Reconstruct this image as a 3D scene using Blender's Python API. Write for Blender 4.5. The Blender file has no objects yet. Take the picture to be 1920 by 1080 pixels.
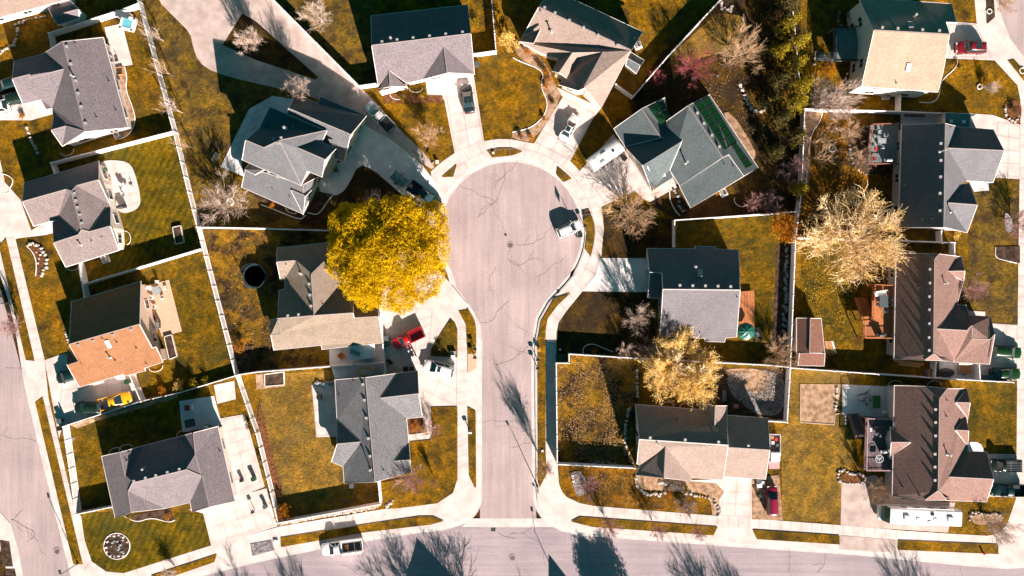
import bpy, bmesh, math, random, re
import numpy as np
from mathutils import Vector, Matrix
random.seed(7)
SC = bpy.context.scene
COL = SC.collection
# ------------------------------------------------------------------ camera, world, sun, exposure
S = 0.085            # metres of ground per photo pixel
H = 127.0            # height of the drone
CX, CY = 960.0, 540.0
cam_d = bpy.data.cameras.new('camera'); cam = bpy.data.objects.new('camera', cam_d); COL.objects.link(cam)
cam.location = (0, 0, H); cam.rotation_euler = (0, 0, 0)
cam_d.sensor_width = 36; cam_d.lens = 36 * H / (1920 * S); cam_d.clip_end = 3000; cam_d.clip_start = 1
SC.camera = cam
SUN_EL = math.radians(24.5)
SHX, SHY = -0.42, 0.9075           # the way shadows fall
wld = bpy.data.worlds.new('World'); SC.world = wld; wld.use_nodes = True
wn = wld.node_tree; wn.nodes.clear()
sky = wn.nodes.new('ShaderNodeTexSky'); sky.sky_type = 'NISHITA'; sky.sun_disc = False
sky.sun_elevation = SUN_EL; sky.sun_rotation = math.atan2(-SHX, -SHY)
tint = wn.nodes.new('ShaderNodeMix'); tint.data_type = 'RGBA'; tint.blend_type = 'MULTIPLY'
tint.inputs[0].default_value = 1.0; tint.inputs[7].default_value = (0.15, 1.0, 0.93, 1)
bg = wn.nodes.new('ShaderNodeBackground'); bg.inputs[1].default_value = 0.021
wo = wn.nodes.new('ShaderNodeOutputWorld')
wn.links.new(sky.outputs[0], tint.inputs[6]); wn.links.new(tint.outputs[2], bg.inputs[0]); wn.links.new(bg.outputs[0], wo.inputs[0])
sl = bpy.data.lights.new('sun', 'SUN'); sl.energy = 4.6; sl.angle = math.radians(0.5); sl.color = (1.0, 0.86, 0.785)
so = bpy.data.objects.new('sun', sl); COL.objects.link(so)
so.rotation_euler = Vector((SHX * math.cos(SUN_EL), SHY * math.cos(SUN_EL), -math.sin(SUN_EL))).to_track_quat('-Z', 'Y').to_euler()
SC.view_settings.view_transform = 'Standard'; SC.view_settings.look = 'None'
SC.view_settings.exposure = 1.8; SC.view_settings.gamma = 1.0

# ------------------------------------------------------------------ helpers
GZ = 0.14            # level of the land; the streets lie at 0
def W(px, py, h=GZ):
    k = (H - h) / H * S
    return Vector(((px - CX) * k, (CY - py) * k, h))
CR = {'P': (0, 0, 1), 'Z1': (0, 0, 3), 'Z2': (480, 0, 3), 'Z3': (960, 0, 3), 'Z4': (1440, 0, 3), 'Z5': (0, 360, 3), 'Z6': (480, 360, 3),
      'Z7': (960, 360, 3), 'Z8': (1440, 360, 3), 'Z9': (0, 720, 3), 'Z10': (480, 720, 3), 'Z11': (960, 720, 3), 'Z12': (1440, 720, 3),
      'c1': (0, 280, 4.5), 'c2': (100, 500, 4.5), 'c3': (410, 160, 4.154), 'c4': (480, 430, 4), 'c5': (560, 680, 4.319), 'c6': (1130, 170, 4.697),
      'c7': (1180, 740, 6), 'c8': (1640, 200, 4.321), 'd1': (0, 0, 6), 'd2': (0, 140, 7.717), 'd3': (1700, 580, 6.75), 'd4': (1590, 500, 4.91),
      'd5': (1560, 700, 4.152), 'd6': (1740, 700, 5.4), 'd7': (660, 600, 6.4), 'd8': (880, 540, 5.4)}
def cv(c, x, y):
    a, b, s = CR[c]; return a + x / s, b + y / s
def pts(c, s):
    return [cv(c, *map(float, t.split(','))) for t in s.split()]

class MB:
    def __init__(s): s.v = []; s.f = []
    def poly(s, ps):
        n = len(s.v); s.v += [tuple(p) for p in ps]; s.f.append(tuple(range(n, n + len(ps)))); return s
    def add(s, vs, fs):
        n = len(s.v); s.v += [tuple(p) for p in vs]; s.f += [tuple(i + n for i in f) for f in fs]; return s
    def box(s, c, d, rz=0.0, M=None, taper=1.0):
        vs = []
        for z in (-1, 1):
            t = taper if z > 0 else 1.0
            for x, y in ((-1, -1), (1, -1), (1, 1), (-1, 1)):
                p = Vector((x * d[0] / 2 * t, y * d[1] / 2 * t, z * d[2] / 2))
                if rz: p = Matrix.Rotation(rz, 3, 'Z') @ p
                if M is not None: p = M @ p
                vs.append(p + Vector(c))
        return s.add(vs, [(3, 2, 1, 0), (4, 5, 6, 7), (0, 1, 5, 4), (1, 2, 6, 5), (2, 3, 7, 6), (3, 0, 4, 7)])
    def tube(s, a, b, r0, r1=None, n=8, caps=True):
        a = Vector(a); b = Vector(b); r1 = r0 if r1 is None else r1
        d = (b - a); 
        if d.length < 1e-6: return s
        d.normalize(); u = d.orthogonal().normalized(); w = d.cross(u)
        vs = []
        for c, r in ((a, r0), (b, r1)):
            for i in range(n):
                t = 2 * math.pi * i / n; vs.append(c + u * r * math.cos(t) + w * r * math.sin(t))
        fs = [(i, (i + 1) % n, n + (i + 1) % n, n + i) for i in range(n)]
        if caps: fs += [tuple(range(n))[::-1], tuple(range(n, 2 * n))]
        return s.add(vs, fs)
    def path(s, ps, r, n=6):
        for a, b in zip(ps[:-1], ps[1:]): s.tube(a, b, r, r, n)
        return s
    def lathe(s, c, prof, n=20):
        c = Vector(c); vs = []; fs = []
        for r, z in prof:
            for i in range(n):
                t = 2 * math.pi * i / n; vs.append(c + Vector((r * math.cos(t), r * math.sin(t), z)))
        m = len(prof)
        for k in range(m - 1):
            for i in range(n):
                fs.append((k * n + i, k * n + (i + 1) % n, (k + 1) * n + (i + 1) % n, (k + 1) * n + i))
        if len(prof) >= 3 and min(p[0] for p in prof) > .5 * max(p[0] for p in prof): return s.add(vs, fs)
        if prof[0][0] > 1e-4: fs.append(tuple(range(n))[::-1])
        if prof[-1][0] > 1e-4: fs.append(tuple(range((m - 1) * n, m * n)))
        return s.add(vs, fs)
    def prism(s, ps, z0, z1):
        n = len(ps)
        vs = [(p[0], p[1], z0) for p in ps] + [(p[0], p[1], z1) for p in ps]
        return s.add(vs, [tuple(range(n))[::-1], tuple(range(n, 2 * n))] + [(i, (i + 1) % n, n + (i + 1) % n, n + i) for i in range(n)])
    def loft(s, secs, cap=True):
        n = len(secs[0]); vs = [p for q in secs for p in q]; fs = []
        for k in range(len(secs) - 1):
            for i in range(n):
                fs.append((k * n + i, k * n + (i + 1) % n, (k + 1) * n + (i + 1) % n, (k + 1) * n + i))
        if cap: fs += [tuple(range(n))[::-1], tuple(range((len(secs) - 1) * n, len(secs) * n))]
        return s.add(vs, fs)
    def build(s, name, m, parent=None, origin=None, loc=None, smooth=False, kind=None):
        o3 = Vector(origin) if origin is not None else Vector((0, 0, 0))
        me = bpy.data.meshes.new(name)
        me.from_pydata([(p[0] - o3[0], p[1] - o3[1], p[2] - o3[2]) for p in s.v], [], s.f)
        bm = bmesh.new(); bm.from_mesh(me); bmesh.ops.recalc_face_normals(bm, faces=bm.faces); bm.to_mesh(me); bm.free()
        me.materials.append(m)
        if smooth:
            me.polygons.foreach_set('use_smooth', [True] * len(me.polygons))
            me.set_sharp_from_angle(angle=math.radians(42))
        o = bpy.data.objects.new(name, me); COL.objects.link(o)
        if parent is not None: o.parent = parent
        if loc is not None: o.location = loc
        elif origin is not None and parent is None: o.location = o3
        if kind: o['kind'] = kind
        return o

def tag(o, label, cat, group=None):
    o['label'] = label; o['category'] = cat
    if group: o['group'] = group
    return o
def thing(name, label, cat, loc=(0, 0, 0), rz=0.0, group=None, sc=1.0):
    o = bpy.data.objects.new(name, None); COL.objects.link(o); o.empty_display_size = 0.3
    o.location = loc; o.rotation_euler = (0, 0, rz); o.scale = (sc, sc, sc)
    return tag(o, label, cat, group)
def dup(root, loc, rz=0.0, label=None, group=None, sc=None):
    r = root.copy(); COL.objects.link(r); r.location = loc; r.rotation_euler = (0, 0, rz)
    if sc is not None: r.scale = sc if hasattr(sc, '__len__') else (sc, sc, sc)
    if label: r['label'] = label
    if group: r['group'] = group
    for ch in list(root.children):
        c = ch.copy(); COL.objects.link(c); c.parent = r
        for g in list(ch.children):
            d = g.copy(); COL.objects.link(d); d.parent = c
    return r
def angpx(x0, y0, x1, y1): return math.atan2(-(y1 - y0), x1 - x0)

# ------------------------------------------------------------------ materials
def nodemat(name):
    m = bpy.data.materials.new(name); m.use_nodes = True
    nt = m.node_tree; return m, nt, nt.nodes['Principled BSDF']
def M_(name, c, rough=0.6, metal=0.0, c2=None, scale=3.0, bump=0.0, bscale=40, detail=4, lo=0.35, hi=0.65, coat=0.0, spec=0.5):
    m, nt, b = nodemat(name)
    b.inputs['Roughness'].default_value = rough; b.inputs['Metallic'].default_value = metal
    b.inputs['Specular IOR Level'].default_value = spec
    if coat: b.inputs['Coat Weight'].default_value = coat
    b.inputs['Base Color'].default_value = (*c, 1)
    tc = nt.nodes.new('ShaderNodeTexCoord')
    if c2 is None: c2 = tuple(x * 0.82 for x in c)
    n = nt.nodes.new('ShaderNodeTexNoise'); n.inputs['Scale'].default_value = scale; n.inputs['Detail'].default_value = detail
    r = nt.nodes.new('ShaderNodeValToRGB'); r.color_ramp.elements[0].position = lo; r.color_ramp.elements[1].position = hi
    r.color_ramp.elements[0].color = (*c2, 1); r.color_ramp.elements[1].color = (*c, 1)
    nt.links.new(tc.outputs['Object'], n.inputs['Vector']); nt.links.new(n.outputs[0], r.inputs[0]); nt.links.new(r.outputs[0], b.inputs['Base Color'])
    if bump:
        n2 = nt.nodes.new('ShaderNodeTexNoise'); n2.inputs['Scale'].default_value = bscale; n2.inputs['Detail'].default_value = 3
        bu = nt.nodes.new('ShaderNodeBump'); bu.inputs['Strength'].default_value = bump; bu.inputs['Distance'].default_value = 0.1
        nt.links.new(tc.outputs['Object'], n2.inputs['Vector']); nt.links.new(n2.outputs[0], bu.inputs['Height']); nt.links.new(bu.outputs[0], b.inputs['Normal'])
    return m
def ramp_noise(nt, tc, scale, stops, detail=5, rough=0.6, vec=None, dist=0.0):
    n = nt.nodes.new('ShaderNodeTexNoise'); n.inputs['Scale'].default_value = scale; n.inputs['Detail'].default_value = detail; n.inputs['Roughness'].default_value = rough
    n.inputs['Distortion'].default_value = dist
    r = nt.nodes.new('ShaderNodeValToRGB')
    el = r.color_ramp.elements
    el[0].position = stops[0][0]; el[0].color = (*stops[0][1], 1); el[1].position = stops[-1][0]; el[1].color = (*stops[-1][1], 1)
    for p, c in stops[1:-1]:
        e = el.new(p); e.color = (*c, 1)
    nt.links.new(vec if vec else tc.outputs['Object'], n.inputs['Vector']); nt.links.new(n.outputs[0], r.inputs[0])
    return r.outputs[0]
def mixc(nt, a, b, fac, mode='MIX'):
    m = nt.nodes.new('ShaderNodeMix'); m.data_type = 'RGBA'; m.blend_type = mode
    if isinstance(fac, (int, float)): m.inputs[0].default_value = fac
    else: nt.links.new(fac, m.inputs[0])
    for i, x in ((6, a), (7, b)):
        if isinstance(x, tuple): m.inputs[i].default_value = (*x, 1)
        else: nt.links.new(x, m.inputs[i])
    return m.outputs[2]
def grass(name, dark, mid, gold, scale=0.09, bare=0.0, bumps=0.9, fine=2.2, stripes=0.0):
    m, nt, b = nodemat(name); tc = nt.nodes.new('ShaderNodeTexCoord')
    big = ramp_noise(nt, tc, scale, [(0.33, mid), (0.5, gold), (0.72, tuple(x * 0.9 for x in mid))], 6, 0.62)
    med = ramp_noise(nt, tc, scale * 7, [(0.38, (0.38, 0.44, 0.5)), (0.60, (1.15, 1.06, 0.9))], 7, 0.75)
    fin = ramp_noise(nt, tc, fine, [(0.3, (0.35, 0.38, 0.4)), (0.5, (0.85, 0.85, 0.8)), (0.72, (1.5, 1.4, 1.2))], 4, 0.8)
    c = mixc(nt, big, med, 0.85, 'MULTIPLY'); c = mixc(nt, c, fin, 0.9, 'MULTIPLY')
    ol = ramp_noise(nt, tc, scale * 2.1, [(0.44, (0, 0, 0)), (0.66, (0.85, 0.85, 0.85))], 7, 0.75, None, 0.6)
    c = mixc(nt, c, tuple((d * 0.75 + m_ * 0.35) * k for d, m_, k in zip(dark, mid, (0.82, 0.98, 1.5))), ol)
    st = ramp_noise(nt, tc, scale * 3.2, [(0.52 - bare * .2, (0, 0, 0)), (0.68 - bare * .2, (1, 1, 1))], 5, 0.65)
    c = mixc(nt, c, dark, st)
    if stripes:
        wv = nt.nodes.new('ShaderNodeTexWave'); wv.inputs['Scale'].default_value = 0.32; wv.inputs['Distortion'].default_value = 2.5; wv.inputs['Detail'].default_value = 2
        mpp = nt.nodes.new('ShaderNodeMapping'); mpp.inputs['Rotation'].default_value = (0, 0, stripes); nt.links.new(tc.outputs['Object'], mpp.inputs[0]); nt.links.new(mpp.outputs[0], wv.inputs['Vector'])
        rr = nt.nodes.new('ShaderNodeValToRGB'); rr.color_ramp.elements[0].color = (0.68, 0.74, 0.7, 1); rr.color_ramp.elements[1].color = (1.12, 1.08, 1, 1); nt.links.new(wv.outputs[1], rr.inputs[0])
        c = mixc(nt, c, rr.outputs[0], 0.8, 'MULTIPLY')
    nt.links.new(c, b.inputs['Base Color']); b.inputs['Roughness'].default_value = 0.95; b.inputs['Specular IOR Level'].default_value = 0.05
    n2 = nt.nodes.new('ShaderNodeTexNoise'); n2.inputs['Scale'].default_value = 3.5; n2.inputs['Detail'].default_value = 5; n2.inputs['Roughness'].default_value = .75
    bu = nt.nodes.new('ShaderNodeBump'); bu.inputs['Strength'].default_value = bumps; bu.inputs['Distance'].default_value = 0.25
    nt.links.new(tc.outputs['Object'], n2.inputs['Vector']); nt.links.new(n2.outputs[0], bu.inputs['Height']); nt.links.new(bu.outputs[0], b.inputs['Normal'])
    return m
GR = grass('grass_gold', (0.048, 0.032, 0.009), (0.135, 0.083, 0.006), (0.31, 0.155, 0.008))
GR2 = grass('grass_green', (0.035, 0.032, 0.007), (0.100, 0.068, 0.006), (0.23, 0.125, 0.007), 0.12)
GR3 = grass('grass_dry', (0.10, 0.062, 0.02), (0.20, 0.12, 0.018), (0.34, 0.195, 0.035), 0.07)
GR4 = grass('grass_tan_brown', (0.050, 0.032, 0.014), (0.115, 0.075, 0.018), (0.25, 0.150, 0.020), 0.13, 0.2)
GR5 = grass('grass_mown', (0.050, 0.042, 0.007), (0.100, 0.076, 0.006), (0.215, 0.135, 0.007), 0.08, stripes=0.45)
GR6 = grass('grass_rusty', (0.055, 0.030, 0.010), (0.14, 0.072, 0.008), (0.30, 0.135, 0.009), 0.15, 0.15)
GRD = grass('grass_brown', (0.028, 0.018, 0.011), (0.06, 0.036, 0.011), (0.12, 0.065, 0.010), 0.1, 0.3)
LITTER = grass('leaf_litter', (0.030, 0.020, 0.013), (0.12, 0.070, 0.012), (0.33, 0.175, 0.015), 0.12, 0.3, 1.0, 3.5)
SOIL = M_('soil', (0.085, 0.052, 0.034), 0.95, c2=(0.025, 0.016, 0.012), scale=1.6, bump=0.8, bscale=5, detail=8, spec=0.1)
MULCH = M_('mulch', (0.20, 0.085, 0.032), 0.95, c2=(0.06, 0.025, 0.012), scale=3, bump=0.8, bscale=8, detail=8, spec=0.1)
GRAVEL = M_('gravel', (0.50, 0.40, 0.36), 0.95, c2=(0.36, 0.28, 0.25), scale=0.6, bump=0.5, bscale=12, detail=9, spec=0.1)
GRAVG = M_('grey_rock_bed', (0.30, 0.27, 0.27), 0.95, c2=(0.09, 0.08, 0.085), scale=3.0, bump=0.9, bscale=5, detail=8, spec=0.1)
TANBED = M_('tan_bed', (0.42, 0.27, 0.17), 0.95, c2=(0.20, 0.12, 0.07), scale=1.4, bump=0.6, bscale=7, detail=9, spec=0.1)
def asphalt(kr=1.0, kg=1.0, kb=1.0):
    m, nt, b = nodemat('asphalt'); tc = nt.nodes.new('ShaderNodeTexCoord')
    a = ramp_noise(nt, tc, 0.13, [(0.3, (0.34 * kr, 0.265 * kg, 0.258 * kb)), (0.7, (0.46 * kr, 0.360 * kg, 0.345 * kb))], 8, 0.6)
    f = ramp_noise(nt, tc, 4.0, [(0.25, (0.72, 0.72, 0.74)), (0.75, (1.14, 1.14, 1.14))], 4, 0.8)
    mp = nt.nodes.new('ShaderNodeMapping'); mp.inputs['Scale'].default_value = (0.9, 0.06, 1); nt.links.new(tc.outputs['Object'], mp.inputs[0])
    st = ramp_noise(nt, tc, 1.0, [(0.35, (0.86, 0.87, 0.89)), (0.65, (1.09, 1.08, 1.06))], 5, 0.6, mp.outputs[0])
    c = mixc(nt, a, f, 1.0, 'MULTIPLY'); c = mixc(nt, c, st, 1.0, 'MULTIPLY')
    nt.links.new(c, b.inputs['Base Color']); b.inputs['Roughness'].default_value = 0.9; b.inputs['Specular IOR Level'].default_value = 0.15
    return m
ASPH = asphalt()
ASPH2 = asphalt(0.86, 0.90, 0.97); ASPH2.name = 'asphalt_cross'
for n in ASPH2.node_tree.nodes:
    if n.type == 'MAPPING': n.inputs['Scale'].default_value = (0.05, 1.3, 1)
CONC = M_('concrete', (0.66, 0.55, 0.51), 0.85, c2=(0.46, 0.385, 0.36), scale=0.55, bump=0.1, bscale=20, detail=8, lo=0.3, hi=0.7, spec=0.15)
CONCD = M_('old_concrete', (0.74, 0.68, 0.66), 0.9, c2=(0.56, 0.53, 0.52), scale=0.5, bump=0.1, bscale=20, detail=8, spec=0.15)
KERB = M_('kerb_concrete', (0.58, 0.52, 0.49), 0.85, c2=(0.44, 0.40, 0.38), scale=0.6, detail=8, spec=0.15)
JOINT = M_('joint_dark', (0.33, 0.27, 0.25), 0.95, spec=0.1)
CRACK = M_('crack_tar', (0.23, 0.18, 0.18), 0.95, spec=0.1)
PAVER = M_('paver', (0.42, 0.20, 0.13), 0.9, c2=(0.32, 0.16, 0.11), scale=4)
TANPAV = M_('tan_paver', (0.55, 0.36, 0.24), 0.9, c2=(0.46, 0.30, 0.20), scale=3)
def roofmat(name, c, rows=True, var=0.3):
    m, nt, b = nodemat(name); tc = nt.nodes.new('ShaderNodeTexCoord')
    lo = tuple(x * (1 - var) for x in c); hi = tuple(min(1, x * (1 + var)) for x in c)
    big = ramp_noise(nt, tc, 0.5, [(0.3, tuple(x * 0.90 for x in c)), (0.7, tuple(x * 1.08 for x in c))], 5, 0.6)
    f = ramp_noise(nt, tc, 5.5, [(0.32, (1 - var,) * 3), (0.5, (1, 1, 1)), (0.68, (1 + var,) * 3)], 3, 0.7)
    cc = mixc(nt, big, f, 1.0, 'MULTIPLY')
    br = nt.nodes.new('ShaderNodeTexBrick'); br.inputs['Scale'].default_value = 1.0; br.inputs['Brick Width'].default_value = 0.34; br.inputs['Row Height'].default_value = 0.28
    br.inputs['Mortar Size'].default_value = 0.022; br.inputs['Color1'].default_value = (1.08, 1.08, 1.08, 1); br.inputs['Color2'].default_value = (0.86, 0.86, 0.86, 1); br.inputs['Mortar'].default_value = (0.62, 0.62, 0.62, 1)
    nt.links.new(tc.outputs['UV'], br.inputs['Vector'])
    cc = mixc(nt, cc, br.outputs[0], 0.75, 'MULTIPLY')
    nt.links.new(cc, b.inputs['Base Color']); b.inputs['Roughness'].default_value = 0.92; b.inputs['Specular IOR Level'].default_value = 0.12
    bu = nt.nodes.new('ShaderNodeBump'); bu.inputs['Strength'].default_value = 0.35; bu.inputs['Distance'].default_value = 0.03
    nt.links.new(br.outputs['Fac'], bu.inputs['Height']); bu.invert = True; nt.links.new(bu.outputs[0], b.inputs['Normal'])
    return m
R_GREY = roofmat('shingle_grey', (0.165, 0.140, 0.148))
R_LGREY = roofmat('shingle_light_grey', (0.185, 0.155, 0.155))
R_PURP = roofmat('shingle_warm_grey', (0.180, 0.145, 0.142))
R_TAN = roofmat('shingle_tan', (0.265, 0.20, 0.17), var=.2)
R_CREAM = roofmat('shingle_cream', (0.37, 0.275, 0.205), var=0.15)
R_ORANGE = roofmat('shingle_terracotta', (0.255, 0.120, 0.060), var=0.18)
R_BROWN = roofmat('shingle_red_brown', (0.205, 0.125, 0.105), var=0.35)
R_TEAL = roofmat('shingle_blue_grey', (0.095, 0.115, 0.118), var=0.22)
R_SAGE = roofmat('shingle_khaki', (0.225, 0.175, 0.135), var=0.2)
R_SHED = roofmat('shingle_rust', (0.19, 0.095, 0.07), var=0.3)
WALLW = M_('siding_white', (0.72, 0.62, 0.54), 0.8, c2=(0.64, 0.55, 0.48), scale=2)
WALLP = M_('siding_peach', (0.60, 0.42, 0.32), 0.8, c2=(0.54, 0.38, 0.29), scale=2)
WALLG = M_('siding_grey', (0.40, 0.36, 0.36), 0.8, scale=2)
WALLB = M_('stucco_beige', (0.55, 0.44, 0.34), 0.85, scale=2)
TRIM = M_('trim_white', (0.74, 0.66, 0.62), 0.6, scale=2)
CAPM = M_('ridge_shingle', (0.24, 0.20, 0.19), 0.9, scale=6)
GLASS = M_('window_glass', (0.02, 0.035, 0.04), 0.06, c2=(0.015, 0.03, 0.035), spec=0.9)
VINYL = M_('vinyl_white', (0.86, 0.80, 0.78), 0.5, c2=(0.74, 0.68, 0.66), scale=1.2)
METW = M_('vent_metal', (0.42, 0.40, 0.39), 0.5, 0.2)
METD = M_('dark_metal', (0.05, 0.05, 0.055), 0.5, 0.5)
METG = M_('galvanised', (0.45, 0.47, 0.48), 0.35, 0.8)
RUB = M_('rubber', (0.009, 0.011, 0.012), 0.95, spec=0.08)
BLACKP = M_('black_plastic', (0.009, 0.010, 0.011), 0.5)
GREENP = M_('green_plastic', (0.012, 0.05, 0.02), 0.5)
BLUEP = M_('blue_grey_plastic', (0.07, 0.085, 0.09), 0.5)
ORANGEP = M_('orange_plastic', (0.62, 0.20, 0.02), 0.5)
REDP = M_('red_plastic', (0.55, 0.03, 0.03), 0.5)
WHITEP = M_('white_plastic', (0.75, 0.72, 0.70), 0.5)
YELP = M_('yellow_hose', (0.55, 0.55, 0.05), 0.5)
DECK = M_('deck_orange', (0.42, 0.15, 0.045), 0.75, c2=(0.32, 0.10, 0.03), scale=2.5)
DECKG = M_('deck_grey', (0.20, 0.24, 0.24), 0.8, c2=(0.14, 0.17, 0.17), scale=2.5)
DECKP = M_('deck_plum', (0.16, 0.11, 0.12), 0.8, c2=(0.11, 0.08, 0.085), scale=2.5)
WOOD = M_('lumber', (0.48, 0.24, 0.09), 0.8, c2=(0.34, 0.16, 0.06), scale=4)
ROCK = M_('landscape_rock', (0.52, 0.45, 0.41), 0.9, c2=(0.30, 0.26, 0.24), scale=1.5, bump=0.5, bscale=6, spec=0.1)
ROCKD = M_('slate_rock', (0.30, 0.31, 0.32), 0.9, c2=(0.15, 0.16, 0.17), scale=1.5, bump=0.5, bscale=6, spec=0.1)
SOLAR = M_('solar_green', (0.003, 0.040, 0.010), 0.45, c2=(0.002, 0.026, 0.008), scale=2, spec=0.2)
SOLARB = M_('solar_pale', (0.32, 0.34, 0.35), 0.35, c2=(0.22, 0.24, 0.25), scale=3)
WATER = M_('water_teal', (0.12, 0.42, 0.48), 0.3)
BARK = M_('bark', (0.20, 0.15, 0.115), 0.95, c2=(0.12, 0.09, 0.07), scale=6, bump=0.4, bscale=10, spec=0.1)
BK_WH = M_('twig_pale', (0.52, 0.40, 0.33), 0.9, c2=(0.40, 0.30, 0.24), scale=0.8, spec=0.1)
BK_TAN = M_('twig_tan', (0.50, 0.33, 0.20), 0.9, c2=(0.34, 0.22, 0.13), scale=0.8, spec=0.1)
BK_PINK = M_('twig_pink', (0.46, 0.27, 0.25), 0.9, c2=(0.30, 0.17, 0.16), scale=0.8, spec=0.1)
BK_RED = M_('twig_red', (0.36, 0.10, 0.10), 0.9, c2=(0.22, 0.06, 0.06), scale=0.8, spec=0.1)
BK_GOLD = M_('twig_gold', (0.80, 0.62, 0.40), 0.9, c2=(0.66, 0.46, 0.24), scale=0.8, spec=0.1)
def leafm(name, a, b_, tr=0.0):
    m, nt, b = nodemat(name); g = nt.nodes.new('ShaderNodeNewGeometry'); tc = nt.nodes.new('ShaderNodeTexCoord')
    r = nt.nodes.new('ShaderNodeValToRGB'); r.color_ramp.elements[0].color = (*a, 1); r.color_ramp.elements[1].color = (*b_, 1)
    nt.links.new(g.outputs['Random Per Island'], r.inputs[0])
    big = ramp_noise(nt, tc, 0.45, [(0.35, (0.72, 0.68, 0.6)), (0.65, (1.1, 1.1, 1.0))], 4)
    c = mixc(nt, r.outputs[0], big, 1.0, 'MULTIPLY')
    nt.links.new(c, b.inputs['Base Color']); b.inputs['Roughness'].default_value = 0.7; b.inputs['Specular IOR Level'].default_value = 0.15
    if tr:
        t = nt.nodes.new('ShaderNodeBsdfTranslucent'); nt.links.new(c, t.inputs[0]); mx = nt.nodes.new('ShaderNodeMixShader'); mx.inputs[0].default_value = tr
        o = nt.nodes['Material Output']; nt.links.new(b.outputs[0], mx.inputs[1]); nt.links.new(t.outputs[0], mx.inputs[2]); nt.links.new(mx.outputs[0], o.inputs[0])
    return m
LF_Y = leafm('leaf_yellow', (0.53, 0.345, 0.001), (0.85, 0.60, 0.003), 0.4)
LF_OR = leafm('leaf_orange', (0.30, 0.10, 0.006), (0.62, 0.25, 0.010), 0.3)
LF_GO = leafm('leaf_gold', (0.66, 0.42, 0.07), (0.94, 0.68, 0.24), 0.4)
LF_GR = leafm('leaf_olive', (0.08, 0.070, 0.008), (0.52, 0.37, 0.014), 0.3)
LF_DK = leafm('leaf_dark_green', (0.02, 0.026, 0.010), (0.15, 0.105, 0.018), 0.15)
LF_BR = leafm('leaf_brown', (0.05, 0.028, 0.012), (0.15, 0.075, 0.02), 0.1)
def paint(name, c, rough=0.28): return M_(name, c, rough, 0.0, c2=tuple(x * 0.92 for x in c), scale=1.0, coat=0.5)
P_WHITE = paint('paint_white', (0.78, 0.75, 0.73)); P_BLACK = paint('paint_black', (0.015, 0.02, 0.024)); P_SILVER = M_('paint_silver', (0.60, 0.58, 0.58), 0.35, 0.2)
P_RED = paint('paint_red', (0.42, 0.010, 0.012)); P_MAROON = paint('paint_maroon', (0.20, 0.008, 0.03)); P_DRED = paint('paint_dark_red', (0.16, 0.006, 0.014))
P_YEL = paint('paint_yellow', (0.70, 0.34, 0.01)); P_GREEN = paint('paint_green', (0.006, 0.032, 0.003)); P_DGREEN = paint('paint_dark_green', (0.008, 0.018, 0.009)); P_TEAL = paint('paint_teal', (0.006, 0.022, 0.020))
LIGHTM = M_('lamp_lens', (0.75, 0.75, 0.72), 0.15); TAILM = M_('tail_lens', (0.45, 0.01, 0.01), 0.2)

# ------------------------------------------------------------------ ground, streets, kerbs
_z = [GZ]
def sheet(name, p, m, z=None, kind='structure'):
    if z is None:
        _z[0] += 0.0012; z = _z[0]
    mb = MB(); mb.poly([(*W(x, y, 0)[:2], z) for x, y in p])
    o = mb.build(name, m, kind=kind)
    for f in o.data.polygons:
        if f.normal.z < 0: o.data.flip_normals(); break
    return o
def arc(cx, cy, r, a0, a1, n):
    return [(cx + r * math.cos(math.radians(a0 + (a1 - a0) * i / n)), cy - r * math.sin(math.radians(a0 + (a1 - a0) * i / n))) for i in range(n + 1)]
def smoothp(p, it=2):
    for _ in range(it):
        q = [p[0]]
        for a, b in zip(p[:-1], p[1:]):
            q += [(a[0] * .75 + b[0] * .25, a[1] * .75 + b[1] * .25), (a[0] * .25 + b[0] * .75, a[1] * .25 + b[1] * .75)]
        q.append(p[-1]); p = q
    return p
def closed(p, it=2):
    for _ in range(it):
        q = []
        for i in range(len(p)):
            a, b = p[i], p[(i + 1) % len(p)]
            q += [(a[0] * .75 + b[0] * .25, a[1] * .75 + b[1] * .25), (a[0] * .25 + b[0] * .75, a[1] * .25 + b[1] * .75)]
        p = q
    return p
big = 20000
g = MB(); g.poly([(-1500, -1500, -0.06), (1500, -1500, -0.06), (1500, 1500, -0.06), (-1500, 1500, -0.06)]); g.build('ground', GRD, kind='structure')
# asphalt
sheet('street', [(-700, -1500), (-150, -60), (-60, 300), (-10, 500), (42, 700), (100, 950), (145, 1130), (60, 1180), (30, 1020), (-20, 930), (-110, 560), (-400, -600), (-900, -1500)], ASPH, 0.0)
lower = [(-600, 1230), (100, 1175), (150, 1100), (300, 1082), (480, 1040), (600, 1012), (780, 985), (960, 975), (1260, 1000), (1607, 1024), (1920, 1052), (2600, 1100), (2600, 1230), (1920, 1180), (1500, 1150), (960, 1112), (800, 1120), (600, 1150), (400, 1200), (100, 1320), (-600, 1500)]
sheet('street', lower, ASPH2, 0.006)
cul = [(900, 990), (898, 700), (897, 640), (894, 610), (880, 582), (850, 550), (820, 520)] + arc(957, 437, 137, 220, -38, 48) + [(1048, 545), (1020, 570), (1006, 600), (1001, 640), (1004, 900), (1006, 990)]
sheet('street', cul, ASPH, 0.012)
sheet('street', [(1866, -300), (1866, 0), (1873, 33), (1890, 77), (1925, 125), (2000, 200), (2060, 400), (2080, 1100), (2250, 1100), (2250, -300)], ASPH, 0.002)
sheet('street', [(884, 972), (1020, 972), (1036, 988), (866, 988)], KERB, 0.016)   # concrete cross gutter

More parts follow.
